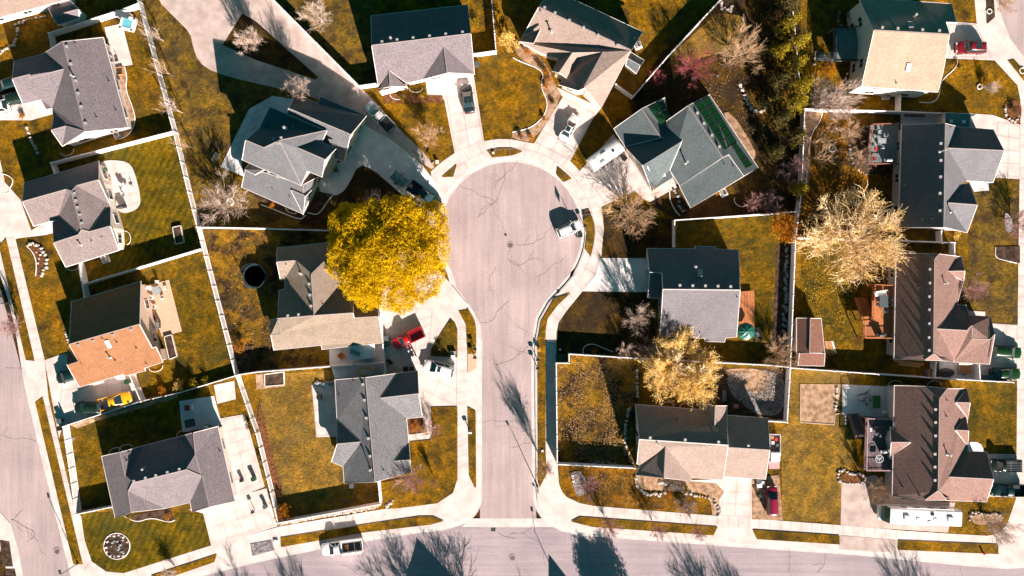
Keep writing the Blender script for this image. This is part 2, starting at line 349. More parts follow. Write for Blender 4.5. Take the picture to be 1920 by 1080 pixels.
# land block outline = kerb face line
k_left = [(-620, -1500), (-130, -60), (-45, 300), (3, 495), (24, 560), (37, 613), (54, 718), (87, 860), (114, 970), (141, 1078)]
k_bl = [(150, 1105), (175, 1122), (220, 1118), (300, 1100)]
k_bot = [(352, 1078), (480, 1046), (600, 1021), (687, 1006), (780, 991), (830, 986)]
k_c1 = arc(848, 931, 47, -75, 0, 8)
k_up = [(895, 905), (895, 740), (895, 640), (892, 612), (880, 588), (862, 562), (848, 543)]
ring = arc(958, 436, 141, 212, -34, 56)
k_dn = [(1083, 509), (1060, 536), (1030, 568), (1012, 600), (1005, 640), (1005, 740), (1007, 905)]
k_c2 = arc(1068, 927, 60, 180, 252, 8)
k_bot2 = [(1052, 987), (1093, 996), (1260, 1008), (1440, 1021), (1607, 1032), (1773, 1049), (1885, 1058)]
k_c3 = [(1940, 1055), (1985, 1035), (2010, 1000)]
k_rt = [(2020, 900), (2010, 400), (1960, 200), (1919, 121), (1886, 77), (1869, 33), (1862, 0), (1862, -300), (1862, -1500)]
OUT = k_left + k_bl + k_bot + k_c1 + k_up + ring + k_dn + k_c2 + k_bot2 + k_c3 + k_rt
mb = MB(); mb.prism([W(x, y, 0) for x, y in OUT], -0.05, GZ); o = mb.build('terrain', GR, kind='structure')
def offset_line(ps, d):
    out = []
    for i, p in enumerate(ps):
        a = ps[max(0, i - 1)]; b = ps[min(len(ps) - 1, i + 1)]
        t = (Vector(b) - Vector(a)).normalized(); out.append(Vector(p) + Vector((-t[1], t[0])) * d)
    return out
def strip(mb, ps, d0, d1, z0, z1=None):
    A = offset_line(ps, d0); B = offset_line(ps, d1)
    for i in range(len(ps) - 1):
        if z1 is None: mb.poly([(*A[i], z0), (*A[i + 1], z0), (*B[i + 1], z0), (*B[i], z0)])
        else:
            q = [A[i], A[i + 1], B[i + 1], B[i]]
            mb.add([(*p, z0) for p in q] + [(*p, z1) for p in q], [(4, 5, 6, 7), (0, 1, 5, 4), (2, 3, 7, 6)])
kl = [tuple(W(x, y, 0)[:2]) for x, y in OUT]
mb = MB(); strip(mb, kl, -0.15, 0.05, -0.05, GZ + 0.012); mb.build('kerb', KERB, kind='structure')
mb = MB(); strip(mb, kl, -0.75, -0.13, 0.022); mb.build('gutter', KERB, kind='structure')
# far side of the lower street and left street
lowk = [(-600, 1500), (100, 1322), (400, 1202), (600, 1152), (800, 1121), (960, 1113), (1500, 1151), (1920, 1181), (2600, 1232)]
mb = MB(); ll = [tuple(W(x, y, 0)[:2]) for x, y in lowk]; strip(mb, ll, -0.05, 0.5, -0.05, 0.12); mb.build('kerb', KERB, kind='structure')
sheet('terrain', [(-600, 1505), (100, 1327), (400, 1207), (600, 1157), (800, 1126), (960, 1118), (1500, 1156), (1920, 1186), (2600, 1237), (2600, 2400), (-600, 2400)], GR, 0.06)
sheet('sidewalk', [(-700, 450), (-116, 555), (-26, 930), (20, 982), (34, 1028), (44, 1082), (70, 1190), (40, 1200), (8, 1050), (-30, 950), (-160, 560)], CONC, 0.05)
sheet('planting_bed', [(0, 1012), (18, 1015), (25, 1062), (5, 1062)], SOIL, 0.07)
sheet('planting_bed', [(10, 1066), (28, 1066), (36, 1100), (16, 1100)], SOIL, 0.07)

# ------------------------------------------------------------------ lawns (below the concrete)
sheet('lawn', [(0, 447), (85, 447), (160, 500), (230, 700), (85, 690), (40, 560)], GR, None)
sheet('lawn', [(378, 430), (640, 435), (640, 690), (450, 697), (430, 650)], LITTER, None)
sheet('lawn', [(340, 130), (480, 158), (560, 175), (440, 260), (420, 320), (480, 360), (600, 430), (380, 425), (300, 180)], GR4, None)
sheet('lawn', [(262, 0), (292, 0), (330, 35), (358, 63), (362, 87), (373, 117), (403, 137), (440, 300), (378, 428), (350, 350), (325, 245)], GR4, None)
sheet('lawn', [(516, 0), (700, 0), (706, 155), (674, 160)], GR4, None)
sheet('lawn', [(160, 290), (325, 248), (373, 465), (160, 530), (230, 400)], GR5, None)
sheet('lawn', [(240, 520), (378, 470), (440, 700), (265, 748), (310, 640)], GR2, None)
sheet('lawn', [(1505, 205), (1690, 210), (1685, 450), (1495, 445)], GR6, None)
sheet('lawn', [(1815, 335), (1910, 336), (1907, 606), (1815, 606)], GR4, None)
sheet('lawn', [(1045, 873), (1190, 880), (1350, 960), (1113, 948), (1063, 932)], GR6, None)
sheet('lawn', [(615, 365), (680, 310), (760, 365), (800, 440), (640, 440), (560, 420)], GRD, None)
sheet('lawn', [(1045, 665), (1195, 673), (1195, 875), (1045, 870)], LITTER, None)
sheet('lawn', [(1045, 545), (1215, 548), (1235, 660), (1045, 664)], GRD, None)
sheet('lawn', [(1133, 398), (1265, 412), (1265, 465), (1212, 484), (1128, 482)], GRD, None)  # dark grass colour stands in for house shade on this lawn
sheet('lawn', [(1270, 410), (1495, 400), (1480, 688), (1400, 685), (1390, 465), (1270, 465)], GR2, None)
sheet('planting_bed', [(1455, 460), (1492, 455), (1482, 690), (1445, 685)], SOIL, None)
sheet('planting_bed', [(1345, 690), (1478, 692), (1472, 785), (1345, 775)], SOIL, None)
sheet('planting_bed', closed([(1362, 693), (1474, 694), (1470, 780), (1420, 778), (1395, 760), (1365, 735)], 2), GRAVG, None)
sheet('planting_bed', closed([(1352, 690), (1445, 692), (1443, 730), (1415, 742), (1390, 722), (1372, 712)], 2), TANBED, None)
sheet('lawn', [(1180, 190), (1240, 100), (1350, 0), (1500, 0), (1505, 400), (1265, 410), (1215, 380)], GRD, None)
sheet('lawn', [(1255, 105), (1345, 25), (1395, 30), (1385, 90), (1310, 110), (1262, 150)], GR3, None)
sheet('lawn', [(1505, 450), (1575, 450), (1620, 520), (1580, 690), (1490, 690)], GR2, None)
sheet('lawn', [(1690, 108), (1900, 118), (1912, 220), (1690, 210)], GR, None)
sheet('lawn', [(1808, 712), (1906, 712), (1905, 850), (1820, 850)], GR2, None)
sheet('lawn', [(1480, 690), (1600, 700), (1600, 880), (1577, 980), (1465, 975), (1465, 800), (1480, 795)], GR3, None)
sheet('lawn', [(130, 800), (330, 760), (350, 900), (210, 950), (150, 955)], GR2, None)
sheet('lawn', [(153, 960), (382, 962), (397, 1022), (233, 1074), (200, 1071), (173, 1052), (160, 1013)], GR5, None)
sheet('lawn', [(480, 703), (600, 695), (720, 690), (712, 945), (525, 976)], GR3, None)
sheet('lawn', [(890, 105), (955, 80), (1030, 165), (1028, 200), (1000, 245), (960, 262), (908, 265)], GR, None)

# ------------------------------------------------------------------ gravel ways and concrete
sheet('gravel_road', smoothp([(285, -60), (295, 0), (330, 35), (358, 63), (362, 87), (373, 117), (403, 137), (480, 157), (553, 173), (640, 200), (684, 232), (710, 252), (735, 262), (806, 318), (818, 314), (790, 282), (743, 237), (700, 186), (673, 163), (570, 57), (512, 0), (470, -60)], 1), GRAVEL, None)
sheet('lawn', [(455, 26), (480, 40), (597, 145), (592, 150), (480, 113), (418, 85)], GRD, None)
sheet('lawn', [(250, -100), (285, -60), (295, 0), (280, 0)], GR, None)
# sidewalks: between kerb and outer edge
outer_ring = [(808, 322), (830, 303), (853, 287), (880, 274), (908, 265), (935, 261), (960, 262), (1003, 270), (1040, 286), (1070, 303), (1100, 335), (1118, 362), (1127, 387), (1132, 427), (1127, 483), (1115, 515), (1093, 545), (1062, 583), (1047, 605), (1043, 625), (1043, 870)]
corner_r = [(1045, 872), (1048, 907), (1054, 922), (1063, 932), (1087, 943), (1113, 948), (1347, 967), (1440, 974), (1600, 986), (1700, 995), (1780, 1000), (1850, 1004), (1870, 1000), (1887, 983), (1904, 933), (1906, 712), (1908, 500), (1912, 235), (1912, 187), (1906, 160), (1863, 113), (1830, 43), (1826, 0), (1826, -300)]
kr = ring[8:] + k_dn + k_c2 + k_bot2 + k_c3 + k_rt[:-1]
sheet('sidewalk', [(x, y) for x, y in outer_ring + corner_r] + kr[::-1], CONC, None)
out_l = [(842, 548), (850, 566), (858, 600), (858, 897), (850, 923), (820, 943), (713, 955), (523, 987), (397, 1022), (233, 1074), (200, 1071), (173, 1052), (160, 1013), (153, 967), (142, 960), (110, 822), (92, 745), (85, 675), (30, 447), (8, 330), (-40, 120), (-100, -100)]
kfull = k_left[1:] + k_bl + k_bot + k_c1 + k_up
sheet('sidewalk', out_l + kfull, CONC, None)
# driveways
sheet('driveway', [(798, 150), (888, 140), (908, 267), (853, 289), (833, 187), (802, 184)], CONC, None)
sheet('driveway', [(1035, 160), (1127, 203), (1112, 222), (1068, 304), (1000, 271), (1055, 182)], CONC, None)
sheet('driveway', [(1086, 322), (1150, 252), (1224, 357), (1262, 334), (1268, 352), (1218, 379), (1205, 372), (1190, 358), (1127, 388), (1105, 345)], CONC, None)
sheet('driveway', [(1126, 484), (1225, 484), (1225, 548), (1092, 546), (1116, 516)], CONCD, None)
sheet('driveway', smoothp([(672, 225), (712, 252), (735, 262), (808, 322), (835, 395), (830, 430), (800, 430), (765, 375), (733, 347), (700, 318), (673, 308), (655, 345), (639, 365), (615, 368), (595, 357), (605, 320), (646, 300)], 1), CONCD, None)
sheet('driveway', [(712, 470), (800, 470), (828, 512), (850, 538), (878, 572), (862, 600), (858, 765), (806, 766), (788, 765), (770, 705), (718, 706), (713, 620)], CONC, None)
sheet('walkway', [(790, 760), (808, 762), (811, 815), (806, 824), (765, 830), (763, 815), (795, 811)], CONC, None)
sheet('driveway', [(85, 675), (123, 662), (150, 700), (255, 690), (264, 755), (118, 800), (112, 822)], CONC, None)
sheet('driveway', [(355, 955), (445, 930), (500, 915), (521, 986), (397, 1023), (382, 962)], CONC, None)
sheet('patio', [(410, 785), (460, 776), (497, 912), (440, 935)], CONC, None)
sheet('patio', [(337, 752), (402, 742), (417, 797), (343, 810)], CONCD, None)
sheet('patio', [(402, 722), (440, 714), (443, 748), (408, 757)], CONC, None)
sheet('driveway', [(1350, 888), (1410, 894), (1409, 974), (1346, 968)], CONC, None)
sheet('driveway', [(1345, 968), (1410, 972), (1418, 1018), (1336, 1012)], CONC, None)
sheet('walkway', [(1280, 900), (1352, 898), (1350, 918), (1282, 914)], CONC, None)
sheet('driveway', [(1408, 895), (1460, 890), (1467, 975), (1409, 973)], TANBED, None)
sheet('driveway', [(1577, 900), (1640, 890), (1690, 935), (1790, 942), (1776, 998), (1575, 985)], GRAVEL, None)
sheet('driveway', [(1575, 1003), (1682, 1012), (1682, 1036), (1573, 1029)], GRAVEL, None)
sheet('driveway', [(1820, 850), (1906, 851), (1906, 932), (1840, 930)], CONC, None)
sheet('driveway', [(1850, 606), (1909, 609), (1908, 713), (1830, 712)], CONC, None)
sheet('driveway', [(1800, 212), (1860, 216), (1913, 235), (1913, 336), (1850, 333), (1800, 300)], CONC, None)
sheet('driveway', [(1760, 40), (1832, 45), (1866, 114), (1770, 110)], CONC, None)
sheet('driveway', [(-60, 215), (-10, 205), (45, 178), (100, 195), (102, 214), (60, 226), (0, 226), (-60, 245)], CONC, None)
sheet('driveway', [(-40, 330), (0, 330), (40, 375), (60, 432), (105, 405), (130, 430), (85, 441), (35, 447), (10, 455), (-20, 380)], CONC, None)
# patios
sheet('patio', [(197, 52), (230, 45), (250, 122), (215, 128)], CONC, None)
sheet('patio', closed(pts('c1', '830,110 950,90 1100,110 1150,220 1200,440 1160,510 1060,545 1000,520 880,340'), 2), CONC, None)
sheet('patio', pts('c2', '800,160 980,110 1090,545 920,590 860,420 800,330'), TANPAV, None)
sheet('patio', pts('c3', '240,185 420,85 600,110 540,220 400,180 330,330 180,580 200,712 20,635'), CONCD, None)
sheet('patio', pts('c5', '105,180 300,140 320,600 145,600'), CONC, None)
sheet('patio', pts('c4', '550,900 950,850 970,1000 555,1030'), CONCD, None)
sheet('patio', pts('d7', '-250,555 395,510 420,660 -200,700'), CONCD, None)
sheet('patio', pts('c8', '205,40 570,50 570,140 205,150'), CONCD, None)
sheet('walkway', pts('c8', '760,610 920,612 918,680 800,690'), CONCD, None)
sheet('patio', pts('d5', '75,85 460,100 460,350 75,318'), CONCD, None)
sheet('patio', pts('d3', '400,650 860,680 860,890 400,880'), CONCD, None)
sheet('walkway', closed(pts('d6', '390,690 520,695 560,780 560,800 390,795'), 1), CONCD, None)
sheet('walkway', pts('d3', '770,15 985,30 985,85 780,80'), CONC, None)
sheet('planting_bed', pts('c3', '700,990 640,1040 420,960 230,830 660,1000 790,830 890,850 830,950'), SOIL, None)
sheet('planting_bed', smoothp([(962, 78), (972, 112), (1022, 133), (1015, 167), (1031, 200), (1003, 238), (960, 248), (960, 261), (1000, 268), (1056, 182), (1040, 160), (1030, 130), (1000, 95)], 1), TANBED, None)
sheet('planting_bed', pts('Z12', '185,0 415,0 375,165 370,225 180,215'), TANBED, None)
sheet('planting_bed', pts('c7', '70,900 400,935 690,975 980,1000 1060,1090 1000,1190 800,1100 450,1080 90,1060'), TANBED, None)
sheet('planting_bed', [(1347, 915), (1349, 966), (1335, 965), (1330, 930)], TANBED, None)
sheet('planting_bed', closed(pts('c1', '215,810 270,790 380,850 400,920 390,1000 330,1080 295,1075 305,960 280,870'), 1), MULCH, None)
sheet('planting_bed', arc(*cv('Z9', 657, 912), 24, 0, 350, 24), SOIL, None)
sheet('planting_bed', pts('Z9', '700,745 960,700 985,765 950,780 860,750 780,780 740,765'), SOIL, None)
sheet('planting_bed', smoothp(pts('Z9', '1000,50 400,230 440,250 540,210 1005,75'), 0), TANBED, None)
sheet('planting_bed', smoothp(pts('Z9', '370,300 430,300 400,340 410,520 470,680 440,700 400,560'), 0), GRAVG, None)
sheet('planting_bed', [(470, 1019), (510, 1012), (516, 1030), (474, 1042)], GRAVG, None)
sheet('planting_bed', pts('Z10', '0,270 25,90 60,240 150,620 120,780 90,620'), MULCH, None)
sheet('planting_bed', pts('Z5', '1305,880 1430,860 1440,1010 1325,1025'), SOIL, None)
sheet('planting_bed', pts('Z1', '640,380 700,375 715,420 710,500 740,600 765,680 740,750 660,790 640,760 720,700'), TANBED, None)
sheet('planting_bed', pts('Z2', '720,530 1050,540 1055,580 720,580'), MULCH, None)
sheet('planting_bed', [(1630, 235), (1590, 250), (1592, 300), (1625, 325), (1665, 330), (1690, 300), (1690, 235)], SOIL, None)
sheet('planting_bed', pts('d5', '120,760 250,790 260,850 60,850 40,810'), MULCH, None)
sheet('planting_bed', closed(pts('Z12', '1130,745 1200,725 1290,725 1330,760 1240,790 1160,790'), 1), TANBED, None)
sheet('planting_bed', closed([(1882, 188), (1913, 188), (1914, 225), (1898, 236), (1880, 218)], 2), MULCH, None)
sheet('planting_bed', pts('c5', '885,450 1010,440 1018,560 890,575'), MULCH, None)
sheet('planting_bed', pts('c5', '890,655 1110,625 1080,700 980,730 910,880'), SOIL, None)
sheet('planting_bed', [(523, 985), (712, 950), (712, 944), (522, 978)], TANBED, None)
sheet('planting_bed', [(480, 702), (535, 696), (535, 724), (482, 730)], TANBED, None)
sheet('planting_bed', pts('Z6', '1090,825 1125,880 1130,925 1060,920 1040,860'), TANBED, None)
sheet('planting_bed', closed(pts('c6', '1040,200 1130,190 1340,520 1340,610 1290,600'), 1), TANBED, None)
sheet('planting_bed', closed(pts('Z11', '330,490 400,490 430,600 370,640 340,560'), 1), GRAVG, None)
sheet('planting_bed', [(1503, 205), (1545, 206), (1520, 255), (1516, 360), (1504, 360)], TANBED, None)
sheet('planting_bed', closed([(1880, 400), (1893, 400), (1900, 430), (1885, 440)], 1), GRAVG, None)
sheet('planting_bed', pts('Z8', '1278,308 1412,305 1412,400 1285,385'), SOIL, None)
sheet('planting_bed', [(1862, 0), (1848, 0), (1849, 46), (1864, 33)], SOIL, None)
# kerbside strips and corner lawns sit on the concrete
for p in ([(13, 445), (67, 677), (50, 675), (0, 463)], [(68, 755), (82, 744), (157, 1057), (139, 1057)], [(408, 1038), (403, 1053), (290, 1092), (285, 1078)],
          [(527, 1007), (680, 983), (787, 967), (813, 967), (833, 976), (807, 983), (687, 997), (528, 1025)],
          [(860, 583), (878, 580), (890, 600), (893, 615), (893, 662), (877, 662), (874, 610)], [(877, 762), (892, 770), (893, 910), (891, 915), (880, 893)],
          [(913, 283), (935, 278), (960, 278), (980, 285), (960, 292), (923, 296)], [(857, 308), (850, 332), (828, 333)], [(1045, 312), (1072, 335), (1056, 342), (1043, 328)],
          [(1094, 412), (1108, 402), (1114, 417), (1116, 437), (1113, 460), (1107, 482), (1097, 468), (1100, 440)],
          [(1070, 549), (1045, 573), (1027, 597), (1023, 620), (1023, 847), (1025, 887), (1012, 913), (1009, 905), (1008, 637), (1014, 603), (1040, 558)],
          [(1070, 977), (1087, 968), (1345, 987), (1337, 1003), (1110, 987)], [(1410, 992), (1573, 1003), (1573, 1020), (1418, 1010)],
          [(1683, 1012), (1870, 1020), (1870, 1038), (1682, 1030)], [(1888, 115), (1920, 155), (1925, 140), (1900, 112)]):
    sheet('lawn', p, GR, None)
sheet('lawn', [(845, 597), (854, 606), (858, 617), (858, 670), (808, 667), (808, 655)], GR2, None)
sheet('lawn', [(808, 763), (858, 762), (858, 897), (850, 923), (820, 943), (740, 953), (711, 948), (711, 905), (767, 895), (767, 828), (806, 824), (811, 815)], GR, None)
sheet('patio', [(877, 663), (893, 663), (893, 690), (877, 700)], TANPAV, None)
sheet('planting_bed', [(1092, 395), (1104, 392), (1108, 400), (1094, 410)], SOIL, None)
# joints in the concrete, cracks in the asphalt
JZ = _z[0] + 0.004
jm = MB()
def jline(x0, y0, x1, y1, w=0.035, z=JZ, m=None):
    a = W(x0, y0, 0); b = W(x1, y1, 0); d = (b - a); 
    if d.length < 0.01: return
    d.normalize(); n = Vector((-d.y, d.x, 0)) * w / 2
    (m or jm).poly([(*(a + n)[:2], z), (*(b + n)[:2], z), (*(b - n)[:2], z), (*(a - n)[:2], z)])
def jgrid(c, s, nu, nv):
    p = pts(c, s)
    for i in range(nu + 1):
        t = i / nu; jline(*(p[0][k] * (1 - t) + p[1][k] * t for k in (0, 1)), *(p[3][k] * (1 - t) + p[2][k] * t for k in (0, 1)))
    for i in range(nv + 1):
        t = i / nv; jline(*(p[0][k] * (1 - t) + p[3][k] * t for k in (0, 1)), *(p[1][k] * (1 - t) + p[2][k] * t for k in (0, 1)))
jgrid('P', '833,150 886,148 906,266 855,286', 2, 4)
jgrid('P', '1056,185 1115,215 1066,300 1004,268', 2, 4)
jgrid('P', '1160,270 1215,350 1135,382 1100,335', 3, 3)
jgrid('P', '1128,486 1212,486 1212,546 1096,544', 3, 2)
jgrid('P', '720,580 812,580 806,640 726,700', 3, 4)
jgrid('P', '726,700 806,672 857,672 857,762', 3, 3)
jgrid('P', '120,700 255,695 262,755 112,800', 5, 3)
jgrid('P', '385,965 490,925 515,985 400,1018', 4, 2)
jgrid('P', '1357,900 1406,902 1406,970 1350,966', 2, 3)
jgrid('P', '1840,852 1904,853 1904,930 1842,928', 2, 3)
jgrid('P', '1865,610 1906,611 1906,710 1860,708', 2, 4)
jgrid('P', '1870,230 1911,238 1911,333 1866,331', 2, 4)
jgrid('P', '1778,48 1828,48 1858,110 1780,108', 2, 2)
jgrid('c5', '110,190 300,150 310,590 150,590', 2, 4)
jgrid('d3', '410,660 860,690 860,880 410,870', 4, 2)
jgrid('d5', '80,90 450,100 450,345 80,315', 3, 2)
jgrid('P', '415,790 460,780 490,905 440,925', 2, 6)
jgrid('c1', '900,130 1100,120 1180,450 1010,510', 3, 4)
jgrid('c3', '240,190 400,100 170,560 60,620', 2, 6)
def jalong(A, B, step=19):
    for (a0, a1), (b0, b1) in zip(zip(A[:-1], A[1:]), zip(B[:-1], B[1:])):
        L = math.hypot(a1[0] - a0[0], a1[1] - a0[1]); n = max(1, int(L / step))
        for i in range(n):
            t = i / n
            jline(*(a0[k] * (1 - t) + a1[k] * t for k in (0, 1)), *(b0[k] * (1 - t) + b1[k] * t for k in (0, 1)))
jalong([(1043, 620), (1043, 870)], [(1023, 620), (1023, 870)])
jalong([(1132, 427), (1127, 483), (1115, 515), (1093, 545), (1062, 583), (1043, 625)], [(1114, 427), (1110, 475), (1098, 504), (1078, 530), (1046, 565), (1023, 615)])
jalong(arc(958, 436, 174, 120, 3, 12), arc(958, 436, 156, 120, 3, 12), 30)
jalong(arc(958, 436, 156, 135, -20, 14), arc(958, 436, 142, 135, -20, 14), 60)
jalong([(858, 617), (858, 900)], [(876, 617), (877, 890)])
jalong([(523, 987), (713, 955), (820, 943)], [(527, 1006), (680, 983), (813, 966)])
jalong([(1113, 949), (1347, 967), (1600, 986), (1780, 1000)], [(1113, 969), (1345, 986), (1600, 1004), (1780, 1015)])
jalong([(30, 447), (85, 675), (92, 745), (110, 822), (153, 967)], [(14, 447), (68, 677), (83, 745), (97, 822), (137, 967)])
jalong([(1912, 235), (1908, 500), (1906, 712), (1904, 933)], [(1930, 235), (1930, 500), (1930, 712), (1930, 933)])
jalong([(160, 1013), (173, 1052), (233, 1074), (397, 1022)], [(145, 1013), (160, 1070), (240, 1092), (405, 1037)], 22)
for r in (156,):
    a = arc(958, 436, r, 133, -28, 40)
    for p, q in zip(a[:-1], a[1:]): jline(*p, *q)
jm.build('pavement_joint', JOINT, kind='structure')
ck = MB(); rc = random.Random(5)
def crack(x, y, a, n, w=0.05, step=9, branch=0.12):
    for i in range(n):
        a += rc.uniform(-0.5, 0.5) ; nx = x + math.cos(a) * step * rc.uniform(.5, 1.3); ny = y + math.sin(a) * step * rc.uniform(.5, 1.3)
        a += rc.uniform(-.12, .12)
        jline(x, y, nx, ny, w * rc.uniform(.5, 1.2), 0.030, ck)
        if rc.random() < branch: crack(nx, ny, a + rc.choice((-1, 1)) * rc.uniform(.5, 1.1), n // 3, w * .7, step, 0.05)
        x, y = nx, ny
crack(945, 305, 1.45, 15); crack(957, 455, -2.0, 12); crack(957, 465, 2.0, 10); crack(965, 458, 0.1, 11); crack(860, 345, 1.2, 9)
crack(840, 460, 2.2, 5); crack(930, 500, 2.3, 9); crack(970, 300, 1.9, 12, .035); crack(1060, 480, 2.6, 8, .04)
crack(903, 605, 0.05, 9); crack(950, 590, 1.0, 8, .04); crack(925, 683, -0.05, 9, .05); crack(1000, 665, -3.1, 6); crack(905, 792, 0.05, 10, .04); crack(960, 840, .1, 6, .04)
crack(980, 700, 1.3, 8, .03); crack(0, 815, 0.02, 8, .04); crack(20, 975, -0.25, 9, .07); crack(10, 690, .05, 7, .04); crack(55, 620, 1.6, 12, .04); crack(50, 980, 1.4, 9, .04)
crack(930, 990, 1.5, 6, .05); crack(1090, 1000, 1.5, 8, .05); crack(1250, 1015, 1.6, 7, .05); crack(1480, 1030, 1.5, 6); crack(1545, 1035, 1.6, 6); crack(1800, 1060, 1.7, 5, .05)
crack(960, 1000, .06, 30, .04); crack(1300, 1035, .07, 34, .04); crack(640, 1060, -.1, 20, .04); crack(1100, 1060, .04, 25, .03)
ck.build('road_crack', CRACK, kind='structure')

# ------------------------------------------------------------------ houses
def parse(c, s):
    d = {}
    for t in s.split():
        k = t[0]; x, y, h = map(float, t[1:].split(','))
        d[k] = W(*cv(c, x, y), h)
    return d
def raytri(o, d, a, b, c):
    e1 = b - a; e2 = c - a; p = d.cross(e2); det = e1.dot(p)
    if abs(det) < 1e-9: return None
    t = o - a; u = t.dot(p) / det
    if u < -1e-4 or u > 1.0001: return None
    q = t.cross(e1); v = d.dot(q) / det
    if v < -1e-4 or u + v > 1.0001: return None
    r = e2.dot(q) / det
    return r if r > 0 else None
class House:
    pass
def inset_loop(lp, d):
    n = len(lp); area = sum(lp[i].x * lp[(i + 1) % n].y - lp[(i + 1) % n].x * lp[i].y for i in range(n))
    sg = 1 if area > 0 else -1; out = []
    for i in range(n):
        a, b, c = lp[i - 1], lp[i], lp[(i + 1) % n]
        t1 = Vector((b.x - a.x, b.y - a.y)); t2 = Vector((c.x - b.x, c.y - b.y))
        if t1.length < 1e-4 or t2.length < 1e-4: out.append(b.copy()); continue
        t1.normalize(); t2.normalize()
        n1 = Vector((-t1.y, t1.x)) * sg; n2 = Vector((-t2.y, t2.x)) * sg
        m = n1 + n2
        if m.length < 0.3: m = n1
        m.normalize(); k = d / max(0.45, m.dot(n1)); out.append(Vector((b.x + m.x * k, b.y + m.y * k, b.z)))
    return out, sg
def zat(tris, x, y):
    best = None
    for a, b, c in tris:
        r = raytri(Vector((x, y, 60)), Vector((0, 0, -1)), a, b, c)
        if r is not None:
            z = 60 - r
            if best is None or z > best: best = z
    return best
def house(name, label, crop, secs, rm, wm, garage=None, wins=True, cat='house', lvl2=False, overhang=0.38, capm=None, ridge=True, fascia=True, rootloc=None):
    hs = House(); alltri = []; parsed = []
    for vs, fs in secs:
        d = parse(crop, vs); bm = bmesh.new(); bv = {k: bm.verts.new(p) for k, p in d.items()}
        for f in fs.split():
            fc = bm.faces.new([bv[k] for k in f]); fc.normal_update()
            if fc.normal.z < 0: fc.normal_flip()
        parsed.append(bm)
        bt = bm.copy(); bmesh.ops.triangulate(bt, faces=bt.faces[:])
        alltri.append([tuple(v.co.copy() for v in f.verts) for f in bt.faces]); bt.free()
    cs = [v.co for bm in parsed for v in bm.verts]; ctr = sum((Vector(c) for c in cs), Vector()) / len(cs); ctr.z = GZ
    root = thing(name, label, cat, ctr)
    hs.root = root; hs.ctr = ctr; hs.tris = [t for l in alltri for t in l]
    roof = MB(); fas = MB(); wall = MB(); caps = []; uvs = []; edges = []; wallseg = []
    for bm, tris in zip(parsed, alltri):
        bm.normal_update()
        bmt = bm.copy(); bmesh.ops.triangulate(bmt, faces=bmt.faces[:]); bmt.free()
        for f in bm.faces:
            ps = [v.co.copy() for v in f.verts]; roof.poly(ps)
            nn = f.normal; hd = Vector((nn.x, nn.y, 0)); hd = hd.normalized() if hd.length > 1e-3 else Vector((0, 1, 0)); al = Vector((-hd.y, hd.x, 0))
            up = nn.cross(al)
            uvs.append([(p.dot(al), p.dot(up)) for p in ps])
        if ridge:
            for e in bm.edges:
                if len(e.link_faces) == 2:
                    f1, f2 = e.link_faces; c1 = f1.calc_center_median(); c2 = f2.calc_center_median()
                    mid = (e.verts[0].co + e.verts[1].co) / 2
                    cvx = (c1 - mid).dot(f2.normal) < -0.02
                    if cvx and f1.normal.angle(f2.normal) > 0.15:
                        a, b = e.verts[0].co.copy(), e.verts[1].co.copy(); t = (b - a).normalized()
                        cm_ = MB(); caps.append(cm_)
                        for fn in (f1.normal, f2.normal):
                            sd = fn.cross(t); fcn = (c1 if fn is f1.normal else c2) - mid
                            if sd.dot(fcn) < 0: sd = -sd
                            up = (f1.normal + f2.normal).normalized() * 0.035
                            cm_.poly([a + up, b + up, b + sd * 0.15 + fn * 0.02, a + sd * 0.15 + fn * 0.02])
        # boundary loops
        be = [e for e in bm.edges if len(e.link_faces) == 1]
        nb = {}
        for e in be:
            for a, b in ((0, 1), (1, 0)): nb.setdefault(e.verts[a], []).append(e.verts[b])
        seen = set()
        for st in nb:
            if st in seen: continue
            lp = [st]; seen.add(st); cur = st
            while True:
                nx = [v for v in nb[cur] if v not in seen]
                if not nx: break
                cur = nx[0]; seen.add(cur); lp.append(cur)
            L = [v.co.copy() for v in lp]
            if len(L) < 3: continue
            outl, sg = inset_loop(L, -0.07)
            n = len(L)
            for i in range(n):
                j = (i + 1) % n; a, b, c, d2 = L[i], L[j], outl[j], outl[i]
                up = Vector((0, 0, 0.015)); dn = Vector((0, 0, -0.24))
                if fascia: fas.poly([a + up, b + up, c + up, d2 + up]); fas.poly([d2 + up, c + up, c + dn, d2 + dn])
            inn, _ = inset_loop(L, overhang)
            for i in range(n):
                j = (i + 1) % n
                roof.poly([outl[i] + Vector((0, 0, -.23)), outl[j] + Vector((0, 0, -.23)), inn[j] + Vector((0, 0, -.21)), inn[i] + Vector((0, 0, -.21))]); uvs.append([(0, 0)] * 4)
            for i in range(n):
                j = (i + 1) % n; a, b = inn[i], inn[j]; ln = (b - a).length
                if ln < 0.05: continue
                m = max(2, int(ln / 0.6)); top = []
                for k in range(m + 1):
                    t = k / m; p = a.lerp(b, t)
                    q = p.lerp(Vector((sum(v.x for v in L) / n, sum(v.y for v in L) / n, p.z)), 0.004)
                    z = zat(tris, p.x, p.y)
                    if z is None: z = p.z + 0.02
                    top.append((p.x, p.y, z - 0.10))
                for k in range(m):
                    p, q = top[k], top[k + 1]
                    wall.poly([(p[0], p[1], -0.05), (q[0], q[1], -0.05), q, p])
                nrm = Vector((b.y - a.y, -(b.x - a.x), 0)); nrm = nrm.normalized() * sg
                wallseg.append((a, b, nrm, min(t[2] for t in top)))
    r = roof.build('roof', rm, root, ctr)
    ul = r.data.uv_layers.new(name='UVMap')
